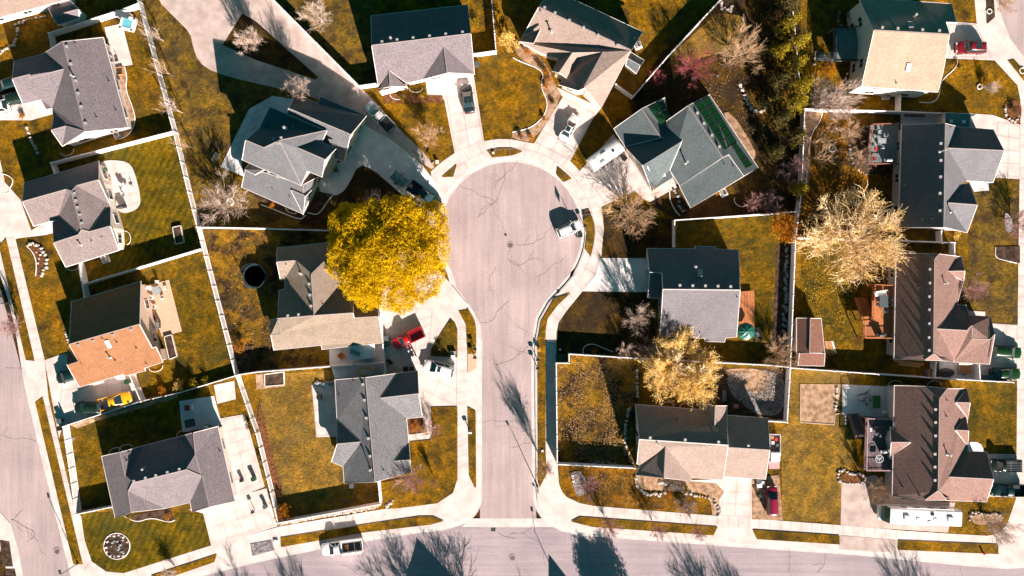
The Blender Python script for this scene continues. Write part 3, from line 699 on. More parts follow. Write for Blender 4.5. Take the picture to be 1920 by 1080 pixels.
    # recalc may flip loops: assign by vertex position
    for f, uv in zip(r.data.polygons, uvs):
        loops = list(f.loop_indices); start = min(r.data.loops[li].vertex_index for li in loops)
        for li in loops: ul.data[li].uv = uv[r.data.loops[li].vertex_index - start]
    me = r.data
    bm2 = bmesh.new(); bm2.from_mesh(me)
    ntop = sum(len(b.faces) for b in parsed)
    for f in bm2.faces:
        if f.normal.z < 0 and len(f.verts) >= 3: f.normal_flip()
    bm2.to_mesh(me); bm2.free()
    hs.roof = r
    for cm_ in caps: cm_.build('ridge_cap', capm or CAPM, r, ctr)
    if fascia: fas.build('fascia', TRIM, r, ctr)
    w = wall.build('wall', wm, root, ctr); hs.wallobj = w
    for bm in parsed: bm.free()
    def panel(a, b, nrm, s0, s1, z0, z1, nm, m, th, parent):
        t = (b - a); t.z = 0; ln = t.length; t.normalize()
        q = MB(); c = a + t * (s0 + s1) / 2; q.box((c.x + nrm.x * th / 2, c.y + nrm.y * th / 2, (z0 + z1) / 2), (s1 - s0, th, z1 - z0), math.atan2(t.y, t.x))
        return q.build(nm, m, parent, ctr)
    gi = None
    if garage:
        gx, gy = cv(crop, *garage); gp = W(gx, gy, 0.1); best = 1e9
        for i, (a, b, nr, zt) in enumerate(wallseg):
            m = (a + b) / 2; dd = math.hypot(m.x - gp.x, m.y - gp.y)
            if (b - a).length > 4 and dd < best: best = dd; gi = i
        if gi is not None:
            a, b, nr, zt = wallseg[gi]; ln = Vector((b.x - a.x, b.y - a.y)).length; wd = min(4.9, ln - 0.8)
            g_ = panel(a, b, nr, ln / 2 - wd / 2, ln / 2 + wd / 2, GZ, GZ + 2.2, 'garage_door', TRIM, 0.05, root)
            g2 = MB(); 
            t = (b - a); t.z = 0; t.normalize()
            for k in (0.55, 1.1, 1.65):
                c = a + t * ln / 2; g2.box((c.x + nr.x * .06, c.y + nr.y * .06, GZ + k), (wd - .1, 0.02, 0.03), math.atan2(t.y, t.x))
            g2.build('panel_groove', METD, g_, ctr)
    if wins:
        nwin = 0
        for i, (a, b, nr, zt) in enumerate(wallseg):
            ln = Vector((b.x - a.x, b.y - a.y)).length
            if i == gi or ln < 2.4: continue
            mid = (a + b) / 2
            inside = zat(hs.tris, mid.x + nr.x * 0.9, mid.y + nr.y * 0.9)
            if inside is not None and inside > 1.5: continue
            k = max(1, int(ln / 4.2)); lv = [GZ + 0.95] + ([GZ + 3.7] if zt > 5 else [])
            for j in range(k):
                for z0 in lv:
                    if z0 + 1.3 > zt - 0.15: z0 = zt - 1.5
                    if z0 < 0.5: continue
                    c0 = ln * (j + 0.5) / k; ww = 0.75 if ln > 3 else 0.5
                    wo_ = panel(a, b, nr, c0 - ww, c0 + ww, z0, z0 + 1.25, 'window', TRIM, 0.06, root)
                    t = (b - a); t.z = 0; t.normalize(); pm = MB()
                    for sgn in (-1, 1):
                        c = a + t * (c0 + sgn * ww * 0.47); pm.box((c.x + nr.x * .055, c.y + nr.y * .055, z0 + .625), (ww * 0.84, 0.03, 1.05), math.atan2(t.y, t.x))
                    pm.build('pane', GLASS, wo_, ctr)
    return hs
def hit(hs, px, py):
    o = Vector((0, 0, H)); g_ = W(px, py, 0); d = (g_ - o).normalized(); best = None; bn = None
    for a, b, c in hs.tris:
        r = raytri(o, d, a, b, c)
        if r is not None and (best is None or r < best):
            best = r; bn = (b - a).cross(c - a).normalized()
    if best is None: return W(px, py, 5), Vector((0, 0, 1))
    if bn.z < 0: bn = -bn
    return o + d * best, bn
def vents(hs, crop, s):
    for x, y in pts(crop, s):
        p, n = hit(hs, x, y); q = MB(); c = p - hs.ctr
        q.box((c.x, c.y, c.z + 0.10), (0.30, 0.30, 0.26)); q.box((c.x, c.y, c.z + 0.25), (0.38, 0.38, 0.05))
        q.build('roof_vent', METW, hs.root)
def pipes(hs, crop, s, h=0.45, r=0.05, m=None, nm='vent_pipe', hood=False):
    for x, y in pts(crop, s):
        p, n = hit(hs, x, y); c = p - hs.ctr; q = MB()
        q.lathe((c.x, c.y, c.z - .1), [(r * 2.6, 0), (r * 2.6, .12), (r, .2), (r, h), (r * (1.9 if hood else 1), h), (r * (1.9 if hood else 1), h + .12), (0.001, h + .14)], 10)
        q.build(nm, m or METD, hs.root)
def roofpanel(hs, crop, s, m, nm, th=0.08, frame=None, nu=1, nv=1):
    p = pts(crop, s); w = []
    for x, y in p:
        a, n = hit(hs, x, y); w.append((a - hs.ctr, n))
    n = sum((b for a, b in w), Vector()).normalized()
    P = [a for a, b in w]
    for i in range(nu):
        for j in range(nv):
            g_ = 0.03
            def at(u, v): return (P[0] * (1 - u) + P[1] * u) * (1 - v) + (P[3] * (1 - u) + P[2] * u) * v
            u0, u1, v0, v1 = i / nu + g_ / nu, (i + 1) / nu - g_ / nu, j / nv + g_ / nv, (j + 1) / nv - g_ / nv
            c4 = [at(u0, v0), at(u1, v0), at(u1, v1), at(u0, v1)]
            q = MB(); q.add([c + n * 0.03 for c in c4] + [c + n * (0.03 + th) for c in c4], [(4, 5, 6, 7), (0, 1, 5, 4), (1, 2, 6, 5), (2, 3, 7, 6), (3, 0, 4, 7)])
            ob = q.build(nm, m, hs.root)
            if frame:
                f = MB()
                for k in range(4): f.path([c4[k] + n * (0.04 + th), c4[(k + 1) % 4] + n * (0.04 + th)], 0.03, 4)
                f.build('frame', frame, ob)

h1 = house('house', 'grey roofed house with light wing by the west drive, hot tub in its back yard', 'Z1',
  [('a350,235,6.2 b580,212,3 c718,715,3 d475,740,6.2 e240,305,3.2 f360,392,5.5 g295,607,3 h303,665,3.2 i372,712,4.6 j350,820,3.1 k290,735,4.5 l175,440,5.2 m170,422,5.4 n70,447,5.2 o80,345,3 p130,585,3 q230,560,3 r260,615,3',
    'abcd aef afgd ghid ijd eonmlf flmnpqrg hik ijk')], R_GREY, WALLW, (60, 520))
vents(h1, 'Z1', '378,262 402,360 442,525 460,600 483,693 428,455'); pipes(h1, 'Z1', '422,243 612,457 652,620 543,660'); pipes(h1, 'Z1', '415,430', 0.9, .09, METW, 'flue', True)
h2 = house('house', 'warm grey roofed house with dark north slope and round furnished patio', 'c1',
  [('n205,285,3 N832,100,3 e830,262,5.3 c650,310,5.4 g607,358,5.5 b560,342,5.3 a192,445,5.2 v483,590,3 s285,645,3 r692,682,5.6 m665,725,5.2 q925,465,3.4 Q930,490,3.4 t755,700,5.2 k445,615,3 w455,793,5.2 E930,652,5.2 f1000,850,3 d555,990,3',
    'nNecgba abvs bgrmv gcqQtr ceq kvmw QEt wmrtEfd')], R_PURP, WALLW, (230, 560))
vents(h2, 'c1', '632,372 646,432 660,490 680,552 695,622'); pipes(h2, 'c1', '775,770 862,738', .4); pipes(h2, 'c1', '685,805', .9, .09, METW, 'flue', True)
h3 = house('house', 'terracotta roofed house with dark blue north slope and skylight', 'c2',
  [('a155,297,3 b735,125,3 c725,490,6.4 d135,660,6.4 e833,690,4.2 f865,680,4.0 g922,805,3 h765,855,3 i775,878,2.8 j600,922,2.8 k590,905,3 l220,1015,3 m115,825,4.9 n208,795,4.9 o122,700,3.2',
    'abcd dcefghijklmn nmo')], R_ORANGE, WALLP, (280, 990))
vents(h3, 'c2', '215,662 338,628 505,577 660,532'); pipes(h3, 'c2', '415,605 535,637 700,685 785,815 520,790', .4); pipes(h3, 'c2', '480,765', .9, .09, METW, 'flue', True)
roofpanel(h3, 'c2', '432,622 466,612 500,680 468,690', WHITEP, 'skylight', 0.12, TRIM)
h4 = house('house', 'two storey blue grey roofed house with three roof levels beside the gravel road', 'c3',
  [('a600,72,3 b770,140,3 c795,88,2.9 d1148,238,3 e1025,385,6.5 f975,595,3 i500,395,3 h545,182,6.5', 'abcdeh hefi'),
   ('a400,168,6.3 b840,355,6.3 P470,435,9.9 Q355,490,9.4 R210,430,9.0 S320,330,6.3 T185,580,6.3 U640,778,6.3 V690,665,6.3 W615,490,8.4 X825,580,8.4 Y803,712,6.1 Z910,495,6.1 N800,443,6.3',
    'abPQRS PbNWVU RQPUT WNZX WXYV'),
   ('A215,638,4.7 B660,775,4.9 e775,715,3.1 f750,790,3 g655,1000,3 T180,793,3', 'ABgT Befg'),
   ('a205,655,5.0 b282,695,5.05 c350,658,5.1 d238,612,4.2', 'abcd'), ('i565,820,4.55 f752,785,3.1 j672,865,4.5 g657,1002,3.05', 'ifj ijg')], roofmat('shingle_slate', (0.125, 0.128, 0.135), var=.2), WALLB, None)
vents(h4, 'c3', '490,412 430,415'); pipes(h4, 'c3', '580,328 567,362 655,370 422,808 555,868 625,95 588,143 747,157', .35); pipes(h4, 'c3', '520,335', .8, .12, METW, 'flue', True)
for xy in ('467,452', '392,682', '462,715'): vents(h4, 'c3', xy)
h5 = house('house', 'khaki roofed house half hidden under the big yellow tree', 'c4',
  [('a160,138,3 b672,88,3 c417,340,6.4 d300,237,4.9 e157,248,4.9 f185,378,3 g215,372,3.1 l440,650,6.3 D218,448,3.1 o665,428,3.4 C175,458,3 A165,672,5.7 p727,525,3 q727,630,5.9 r735,668,5.3 s918,657,5.2 t950,850,3 u497,900,2.9 w490,868,3.1 x135,905,3 y112,790,4.6 z182,780,4.7 B108,680,3.4 E732,540,3.1 F905,540,3',
    'abcde edgf dclDg cbol CDlA opql EFsr Alqrstuwxyz AzyB')], R_SAGE, WALLW, (950, 740))
vents(h5, 'c4', '402,410 408,492 415,575 322,640 242,648'); pipes(h5, 'c4', '500,560 228,380 225,260', .4); pipes(h5, 'c4', '340,332', 1.1, .1, METW, 'flue', True)
h6 = house('house', 'blue grey roofed house beside the white pickup corner, small fenced patio at its west side', 'c5',
  [('a295,140,3 b545,122,5.8 c962,70,3 d1000,440,3 e622,965,5.8 f370,972,3 g360,840,3 h505,645,4.6 i312,470,3 k312,662,4.7 j268,802,3 l665,290,5.1 m970,255,5.0 n872,450,3 o832,84,3.1 p890,650,3 q775,800,4.4 r900,790,4.3 s910,885,3',
    'abefghi ihk khgj bolnpqse ocml lmdn qpr qrs')], roofmat('shingle_silver', (0.150, 0.148, 0.155), var=.35), WALLP, (980, 350))
vents(h6, 'c5', '522,175 535,302 550,447 567,612 580,755'); pipes(h6, 'c5', '445,150 330,262 685,868', .4); pipes(h6, 'c5', '585,862', 1.0, .09, METW, 'flue', True)
h7 = house('house', 'grey roofed house with dark north slope and two front gables, dark sedan on its drive', 'Z2',
  [('a648,90,3 b1190,28,3 c1208,192,6.4 d652,258,6.4 e1228,415,3.1 p1058,262,5.5 P938,445,3.1 k850,468,3.0 s750,395,4.2 S688,480,3 q1078,408,5.4 t757,485,4.2 u692,500,3.0 v845,487,3.0',
    'abcd dcepPksS pPq pqe sut stv')], R_GREY, WALLW, (1120, 430))
vents(h7, 'Z2', '710,237 795,226 885,215 977,205 1068,194 1162,183'); pipes(h7, 'Z2', '760,220', .8, .11, METW, 'flue', True)
h8 = house('house', 'tan roofed house with curved front bed and white sedan on its drive', 'Z3',
  [('a150,42,6 b668,284,6 n217,-62,3 N735,180,3 A500,608,3 g408,492,6.1 G515,292,6.0 y380,340,3.7 q340,295,5.3 Q265,407,5.3 z265,330,3.5 Z228,400,3.4 x315,443,3.3 E200,315,3 F45,235,3 B372,508,5.0 C265,475,3.1 D375,345,3.4',
    'anNb abAgGyqzEF gBCDG qQZz qyxQ'), ('t160,163,5.4 u122,242,5.4 v48,232,3.3 w62,203,3.6', 'tuvw')], R_TAN, WALLP, (380, 540))
vents(h8, 'Z3', '183,45 242,75 322,117 402,157 483,200 592,257'); pipes(h8, 'Z3', '160,60 690,215', .4); pipes(h8, 'Z3', '222,180', 1.0, .1, METW, 'flue', True)
h9 = house('house', 'tall two storey house with cream south roof slope and grey green deck', 'Z4',
  [('n512,-12,6 N1030,22,6 x1062,125,7.7 y1000,123,7.7 b1020,195,8.9 a597,172,8.9 s527,485,6 S955,515,6 T985,400,7.0', 'nNxyba abTSs')], R_CREAM, WALLW, (1015, 220))
h9.roof.data.materials[0] = R_CREAM
vents(h9, 'Z4', '640,157 727,162 865,170 960,175'); pipes(h9, 'Z4', '720,467', .4); pipes(h9, 'Z4', '822,90', .8, .1, METW, 'flue', True)
roofpanel(h9, 'Z4', '782,125 810,127 818,157 790,158', SOLARB, 'skylight', .12, TRIM); roofpanel(h9, 'Z4', '782,355 805,357 795,405 770,403', WHITEP, 'skylight', .12, TRIM)
h10 = house('house', 'large house with dark teal west slope and grey hips beside the red chair deck', 'c8',
  [('a222,150,3.6 b570,137,8.2 c558,975,8.2 d198,978,3.6 e683,165,3.3 g592,340,6.5 h1048,360,6.3 i960,188,3.1 j958,612,3.1 k745,598,3.4 l690,635,3.6 m765,622,3.3 n585,782,6.2 o830,800,5.9 p748,1018,3.0',
    'abcd beg eihg ghjk bgklnpc nlmo nop')], roofmat('shingle_steel', (0.135, 0.132, 0.142), var=.15), WALLG, (1010, 520))
vents(h10, 'c8', '530,300 530,437 527,570 523,703 523,843'); pipes(h10, 'c8', '385,910 468,902 238,633 610,165', .6); pipes(h10, 'c8', '530,362', 1.6, .1, METW, 'flue', True); pipes(h10, 'c8', '612,852', 1.2, .1, METW, 'flue', True)
h11 = house('house', 'red brown shingled house with orange timber deck and green cars on its drive', 'Z8',
  [('a722,345,3.6 t895,347,6.55 b938,380,7.3 u965,350,6.5 n1088,366,3.2 o1100,500,3.2 p1068,610,3.2 r1045,952,3.2 R975,948,6.3 c932,912,7.3 s885,945,6.4 d710,938,3.6',
    'atbcsd tub bunoprRc cRs'),
   ('g938,772,6.9 h1118,782,5.9 i1145,752,5.4 j1060,635,3.3 k1112,638,3.2 l1130,695,3.3 m1250,702,3.0 n1275,802,4.5 o1250,832,4.9 p1145,828,5.0 q1245,968,3.0 r1045,955,3.0', 'gjklih lmnopi ghiponqr'),
   ('a998,448,5.2 b1106,446,5.0 c1088,364,3.25 d1100,500,3.3', 'acb abd')], R_BROWN, WALLG, (1262, 880))
vents(h11, 'Z8', '908,435 908,512 905,588 905,662 905,740 903,818 903,890'); pipes(h11, 'Z8', '853,535 787,920 887,920', .6); pipes(h11, 'Z8', '990,512', 1.0, .1, METW, 'flue', True)
h12 = house('house', 'red brown shingled house above the long motorhome, plum coloured deck behind it', 'Z12',
  [('a712,10,3.6 t890,15,6.2 b966,85,7.3 u1010,28,6.1 n1118,28,3.2 o1122,380,3.2 g1020,525,6.2 G1268,538,5.7 N1230,385,3.1 p1228,662,3.1 q1030,655,3.2 R1000,653,6.3 c958,602,7.3 s888,652,6.2 d700,630,3.6',
    'atbcsd tub bunogqRc cRs goNG gGpq'),
   ('a1060,106,5.2 b1136,108,5.1 c1118,28,3.3 d1122,190,3.3', 'acb abd'), ('a1057,262,5.2 b1128,265,5.1 c1110,186,3.4 d1122,345,3.3', 'acb abd'),
   ('a690,245,3.8 b802,330,5.6 c695,330,5.3 d687,405,3.8', 'abc bcd')], R_BROWN, WALLG, (1240, 500))
vents(h12, 'Z12', '938,142 938,215 938,290 935,393 935,465 935,540'); pipes(h12, 'Z12', '1005,90 1002,180 758,578 852,625', .5); pipes(h12, 'Z12', '1010,395', 1.0, .1, METW, 'flue', True)
h13 = house('house', 'long house with tan south slope and grey north slope beside the golden bare tree', 'c7',
  [('a70,112,3 b800,172,3.1 k962,345,4.9 e1096,205,3.2 R1110,570,6.2 r115,505,6.2 c797,105,3 K970,128,4.9 d1102,128,3', 'abkeRr bcKk Kdek'),
   ('e1100,235,2.95 f1558,268,3 u1580,628,5.95 t1112,598,5.95 S1530,950,2.95 m1060,918,2.95', 'efut tuSm'),
   ('r115,505,6.21 R1110,570,6.21 n1052,955,2.9 o692,930,3 p413,590,6.0 W130,800,3.3 X88,780,3.2 Y75,900,3 P395,935,6.0 q690,972,3', 'rRnopWX pWYP pPqo')], R_TAN, WALLG, (1180, 930))
vents(h13, 'c7', '232,482 625,505 1000,530 1335,575'); pipes(h13, 'c7', '530,272 535,470 1078,472', .5); pipes(h13, 'c7', '312,540', 1.6, .07, METW, 'flue', True)
h14 = house('house', 'house with black green north slope, square skylight and orange deck by the green umbrella', 'Z7',
  [('a760,318,3.5 c1032,320,3.5 C1032,306,3.3 d1140,308,3.3 D1142,322,3.5 b1273,326,3.5 R1283,552,6.9 r850,548,6.9 w845,455,5.5 W775,450,5.5', 'acCdDbRrwW'),
   ('r850,548,6.92 R1283,552,6.92 e1262,815,3.5 f1200,820,3.5 F1195,843,3.3 g1088,840,3.3 G1085,822,3.5 s832,808,3.5 v843,680,5.1', 'rRefFgGsv'),
   ('a778,455,3.6 b848,455,3.9 c848,600,3.6 d765,592,3.1', 'abcd')], roofmat('shingle_pewter', (0.150, 0.138, 0.145), var=.15), WALLG, (755, 460))
vents(h14, 'Z7', '943,525 1015,527 1086,528 1157,530 1228,532'); pipes(h14, 'Z7', '1057,790 1265,590', .35); pipes(h14, 'Z7', '1028,422', .8, .11, METW, 'flue', True)
roofpanel(h14, 'Z7', '1045,438 1068,438 1070,478 1047,478', SOLARB, 'skylight', .12, TRIM)
h15 = house('house', 'slate teal roofed house covered with green solar panels, camper beside its garage', 'c6',
  [('a528,295,3.1 b760,130,5.7 c940,38,3.1 d1368,680,3.1 e1245,750,5.4 f1110,560,5.5 g1060,585,5.6 h680,835,3.1 i590,695,3.1', 'abghi bcdefg'),
   ('f1108,562,5.35 e1243,752,5.3 s775,1030,2.9 h678,840,3.0', 'fesh'),
   ('R350,655,6.0 r700,437,6.1 s435,880,3 S620,765,3.0 T590,697,3.1 n197,492,3 N530,290,3.2', 'RrTSs nNrR'),
   ('w100,335,3 x350,158,5.0 y515,412,5.0 z200,492,3.1 e545,65,3 E620,420,3.4', 'wxyz xeEy')], R_TEAL, WALLB, (330, 720))
pipes(h15, 'c6', '582,285 1070,650 1152,668', .5); pipes(h15, 'c6', '732,637', 1.3, .1, METW, 'flue', True); vents(h15, 'c6', '832,200 890,290 960,395 1025,495')
roofpanel(h15, 'c6', '805,120 930,52 1180,450 1070,525', SOLAR, 'solar_panel', .06, METD, 2, 6)
roofpanel(h15, 'c6', '1135,490 1175,465 1318,655 1255,688', SOLAR, 'solar_panel', .06, METD, 1, 3)
roofpanel(h15, 'c6', '400,152 530,78 600,230 512,305', SOLAR, 'solar_panel', .06, METD, 2, 2)
roofpanel(h15, 'c6', '388,660 535,568 570,645 420,735', SOLARB, 'solar_panel', .06, METG, 3, 1)
roofpanel(h15, 'c6', '420,735 520,675 550,752 455,812', SOLARB, 'solar_panel', .06, METG, 2, 1)
h16 = house('house', 'grey roofed house with beige central hip on the south west corner lot', 'Z9',
  [('a572,408,3 t678,385,5.4 n800,350,3.1 N1005,298,3.1 u1090,275,5.5 b1225,240,3 c1320,655,3 v1175,692,5.5 d1080,718,3 S1070,665,3.1 s925,700,3.1 w742,720,5.3 e648,752,3 L708,520,5.4 C748,558,6.3 l725,605,5.4 D1050,484,6.3 R1102,400,5.55 r1135,520,5.55',
    'atLlwe tnL LnNRDC LCl NuR RDr CDrSsl lsw ubcvrR rvdS')], R_GREY, WALLW, None, )
vents(h16, 'Z9', '757,545 822,527 880,513 945,495 1012,478'); pipes(h16, 'Z9', '712,430 725,382 1237,378', .45); pipes(h16, 'Z9', '812,475', .8, .1, METW, 'flue', True)
h17 = house('garden_shed', 'small white shed with hipped grey roof behind the rock border in the north west yard', 'd1',
  [('a540,80,2.3 b790,10,2.3 c885,110,3.0 d885,205,2.3 e650,280,2.3 f590,190,3.0', 'abcf fcde')], R_GREY, WALLW, wins=False, cat='shed', overhang=.15)
h18 = house('house', 'plain tan roofed house cut off by the north west corner of the picture', 'P',
  [('a-260,102,3 b128,-2,3 c90,-130,6 d-300,-40,6 e50,-250,3 f-340,-160,3', 'abcd dcef')], roofmat('shingle_sand', (0.30, 0.22, 0.18), var=.08), WALLW)
h19 = house('house', 'unseen tan roofed house added south of the lower street, left one', 'P',
  [('a778,1210,3 b848,1198,6.6 c925,1218,3 d940,1400,3 e858,1400,6.6 f788,1400,3', 'abef bcde')], R_TAN, WALLW)  # unseen house, added to throw a gable shadow on the lower street
h20 = house('house', 'unseen grey roofed house added south of the lower street, middle one', 'P',
  [('a1062,1245,3 b1110,1232,6.6 c1158,1245,3 d1158,1400,3 e1110,1400,6.6 f1062,1400,3', 'abef bcde')], R_GREY, WALLW)  # second added house out of view, gable placed for its street shadow
hs1 = house('garden_shed', 'rust brown shed against the east side of the long white fence', 'Z8',
  [('a162,710,2.2 b240,712,3.3 c236,905,3.3 d162,905,2.2 e298,712,2.2 f318,905,2.2', 'abcd becf'.replace('becf', 'befc')), ('a180,905,2.4 b320,910,2.4 c314,978,1.9 d170,975,1.9', 'abcd')], R_SHED, WALLP, wins=False, cat='shed', overhang=.12)
hs2 = house('garden_shed', 'white flat topped shed with a grey tarp between khaki roofed house and fence', 'c4',
  [('a695,875,2.5 b885,860,2.5 c890,960,2.3 d705,980,2.3', 'abcd')], M_('white_metal_roof', (0.62, 0.60, 0.60), 0.5), WALLW, wins=False, cat='shed', overhang=.1, ridge=False)
roofpanel(hs2, 'c4', '705,897 790,925 775,955 703,930', M_('tarp_grey', (0.16, 0.20, 0.21), .6), 'tarp', .04)
hs3 = house('garden_shed', 'flat teal roofed lean to shed with two skylights north of the teal house', 'c8',
  [('a572,50,2.7 b770,60,2.7 c770,178,2.5 d572,160,2.5', 'abcd')], M_('membrane_roof', (0.10, 0.17, 0.17), 0.6), WALLW, wins=False, cat='shed', overhang=.1, ridge=False)
roofpanel(hs3, 'c8', '608,105 632,105 632,130 608,130', WHITEP, 'skylight', .1); roofpanel(hs3, 'c8', '708,110 735,110 735,135 708,135', WHITEP, 'skylight', .1)
hs4 = house('play_house', 'small grey green roofed play house behind the tan roofed house', 'Z3',
  [('a670,295,2.0 b742,340,2.0 c720,370,2.9 d650,330,2.9 e700,412,2.0 f640,365,2.0', 'abcd dcef')], R_TEAL, WALLW, wins=False, cat='play house', overhang=.12)

# ------------------------------------------------------------------ fences (coordinates follow the top rail)
def fence_line(label, p, h=1.75, group='white vinyl fences', mat=VINYL, name='vinyl_fence', ht=None):
    w = [W(x, y, GZ + h) for x, y in p]; ctr = w[0].copy(); ctr.z = GZ
    root = thing(name, label, 'fence', ctr, group=group)
    pb = MB()
    post = MB().box((0, 0, (h + .08) / 2), (0.16, 0.16, h + .08)).add(*cone4(0.22, h + .08, .08)); pm = None
    for a, b in zip(w[:-1], w[1:]):
        d = b - a; L = d.length; ang = math.atan2(d.y, d.x); c = (a + b) / 2 - ctr
        pb.box((c.x, c.y, h / 2 + .03), (L, 0.06, h - .14), ang)
        for zz in (h - .02, .12): MB().box((c.x, c.y, zz), (L, 0.14, .12), ang).build('rail', mat, root)
        n = max(1, round(L / 2.4))
        for i in range(n + 1):
            if i == 0 and a is not w[0]: continue
            q = a.lerp(b, i / n) - ctr; q.z = 0
            if pm is None:
                po = post.build('post', mat, root); pm = po
            else:
                po = pm.copy(); COL.objects.link(po)
            po.parent = root; po.location = q; po.rotation_euler = (0, 0, ang)
    pb.build('panel', mat, root)
    return root
def cone4(w, z, h):
    r = w / 2; return ([(-r, -r, z), (r, -r, z), (r, r, z), (-r, r, z), (0, 0, z + h)], [(0, 1, 4), (1, 2, 4), (2, 3, 4), (3, 0, 4), (3, 2, 1, 0)])
fence_line('long white fence slanting down the west side, between back yards', [(238, -60), (258, 0), (325, 247), (352, 360), (369, 425), (441, 704)])
fence_line('white fence beside the motley bed west of the dry lawn', [(443, 706), (480, 813), (521, 981)])
fence_line('white fence corner behind the north west hot tub yard', [(96, 88), (91, 62), (240, 14), (259, 6)])
fence_line('white fence between the grey roofed house and the round patio house', [(102, 327), (95, 305), (325, 246)])
fence_line('white fence from the round patio yard down past its north slope neighbour', [(158, 557), (147, 493), (155, 533), (375, 467)])
fence_line('straight white fence running from the long slanting fence to the yellow tree', [(369, 426), (480, 428), (622, 432)], 1.6)
fence_line('white fence south of the khaki roofed house', [(441, 704), (480, 698), (720, 680)])
fence_line('short white fence beside the driveway with the red pickup', [(711, 560), (722, 703)])
fence_line('white fence along the drive of the yellow pickup', [(118, 800), (263, 753), (335, 737), (441, 705)], 0.9)
fence_line('short white gate fence behind the yellow pickup', [(243, 704), (264, 753)])
fence_line('white fence beside the western pavement of the corner lot', [(118, 800), (130, 880), (142, 965), (209, 951)])
fence_line('white fence above the rock row beside the lower pavement', [(521, 981), (713, 946), (709, 903)])
fence_line('white fence round the leaf strewn yard by the eastern pavement', [(1190, 878), (1045, 871), (1043, 681), (1067, 681), (1067, 664), (1190, 672), (1440, 685), (1482, 689)])
fence_line('long white fence between the rock row yard and eastern back yards', [(1509, 204), (1503, 360), (1492, 445), (1482, 689), (1476, 792), (1440, 790)])
fence_line('white fence by the olive trees north of the teal back yard', [(1480, -40), (1490, 50), (1499, 150)])
fence_line('white fence south of the cream roofed house', [(1508, 204), (1688, 209), (1689, 170)])
fence_line('white fence behind the flat teal shed', [(1689, 209), (1760, 212), (1827, 215)])
fence_line('white fence beneath the big bare gold tree', [(1495, 446), (1650, 450), (1790, 455), (1790, 478)])
fence_line('stub of white fence at the south wall of the teal house', [(1765, 433), (1766, 452)])
fence_line('white fence north of the plum decked house yard', [(1482, 690), (1620, 700), (1755, 709), (1840, 714), (1900, 717)])
fence_line('white gate fence beside the stacked lumber', [(1755, 680), (1754, 707)])
fence_line('white fence between trailer yard and green cars', [(1836, 684), (1838, 712)])
fence_line('angled white fence east of the tan roofed house', [(1410, -60), (1350, 0), (1260, 97), (1187, 181), (1155, 158)])
fence_line('white fence north of the skylight house', [(1265, 462), (1265, 413), (1440, 401), (1500, 396)])
fence_line('white fence along the gravel road to the front gable house', [(460, -52), (513, 0), (673, 161), (708, 156)], 1.9)
fence_line('white fence corner east of the front gable house', [(922, -40), (922, 0), (930, 95), (889, 101)])

# ------------------------------------------------------------------ trees
def bare_mb(seed, h=8.0, spread=0.62, n1=6, n2=6, n3=6, rt=0.10, twig=0.019, rnd=False, up=0.25, trunk=0.16):
    R = random.Random(seed); br = MB(); tr = MB()
    def rd(d, ang, az):
        u = d.orthogonal().normalized(); w = d.cross(u)
        return (d * math.cos(ang) + (u * math.cos(az) + w * math.sin(az)) * math.sin(ang)).normalized()
    def limb(p, d, L, r0, r1, nseg, mb_, n, wob=0.13):
        q = [(p, d)]
        for i in range(nseg):
            d = (d + Vector((R.uniform(-wob, wob), R.uniform(-wob, wob), R.uniform(-wob * .3, wob) + 0.04))).normalized()
            p2 = p + d * L / nseg; mb_.tube(p, p2, r0 + (r1 - r0) * i / nseg, r0 + (r1 - r0) * (i + 1) / nseg, n, False); p = p2; q.append((p, d))
        return q
    t = limb(Vector((0, 0, -.1)), Vector((R.uniform(-.05, .05), R.uniform(-.05, .05), 1)).normalized(), h * trunk + .1, rt, rt * .85, 2, tr, 7, .05)
    az0 = R.uniform(0, 6.28)
    for i in range(n1):
        az = az0 + 6.283 * i / n1 + R.uniform(-.35, .35); ang = spread * R.uniform(.55, 1.25) if i else spread * .15
        if rnd: az = az0 + 2.4 * i + R.uniform(-.2, .2); ang = spread * (1.75 * math.sqrt((i + .3) / n1))
        L = h * R.uniform(.52, .72); p, d = t[-1]; p = p - Vector((0, 0, 1)) * R.uniform(0, h * trunk * .4)
        l1 = limb(p, rd(Vector((0, 0, 1)), ang, az), L, rt * .62, rt * .16, 5, br, 5)
        for j in range(n2):
            k = 1 + R.random() * 4; a = l1[int(k)]; L2 = L * R.uniform(.28, .5) * (1.25 - k / 7)
            l2 = limb(a[0].lerp(l1[min(5, int(k) + 1)][0], k % 1), rd(a[1], R.uniform(.4, .9), R.uniform(0, 6.28)), L2, rt * .22, twig * 1.3, 3, br, 4, .2)
            for m in range(n3):
                k2 = R.random() * 2.99; b = l2[int(k2)]
                l3 = limb(b[0].lerp(l2[int(k2) + 1][0], k2 % 1), rd(b[1], R.uniform(.3, .8), R.uniform(0, 6.28)), L2 * R.uniform(.35, .65), twig * 1.25, twig * .6, 2, br, 3, .22)
                for q in range(2):
                    b3 = l3[1 if q else 2]
                    limb(b3[0], rd(b3[1], R.uniform(.3, .7), R.uniform(0, 6.28)), L2 * R.uniform(.18, .35), twig * .9, twig * .5, 1, br, 3, .2)
    return tr, br
_bt = {}
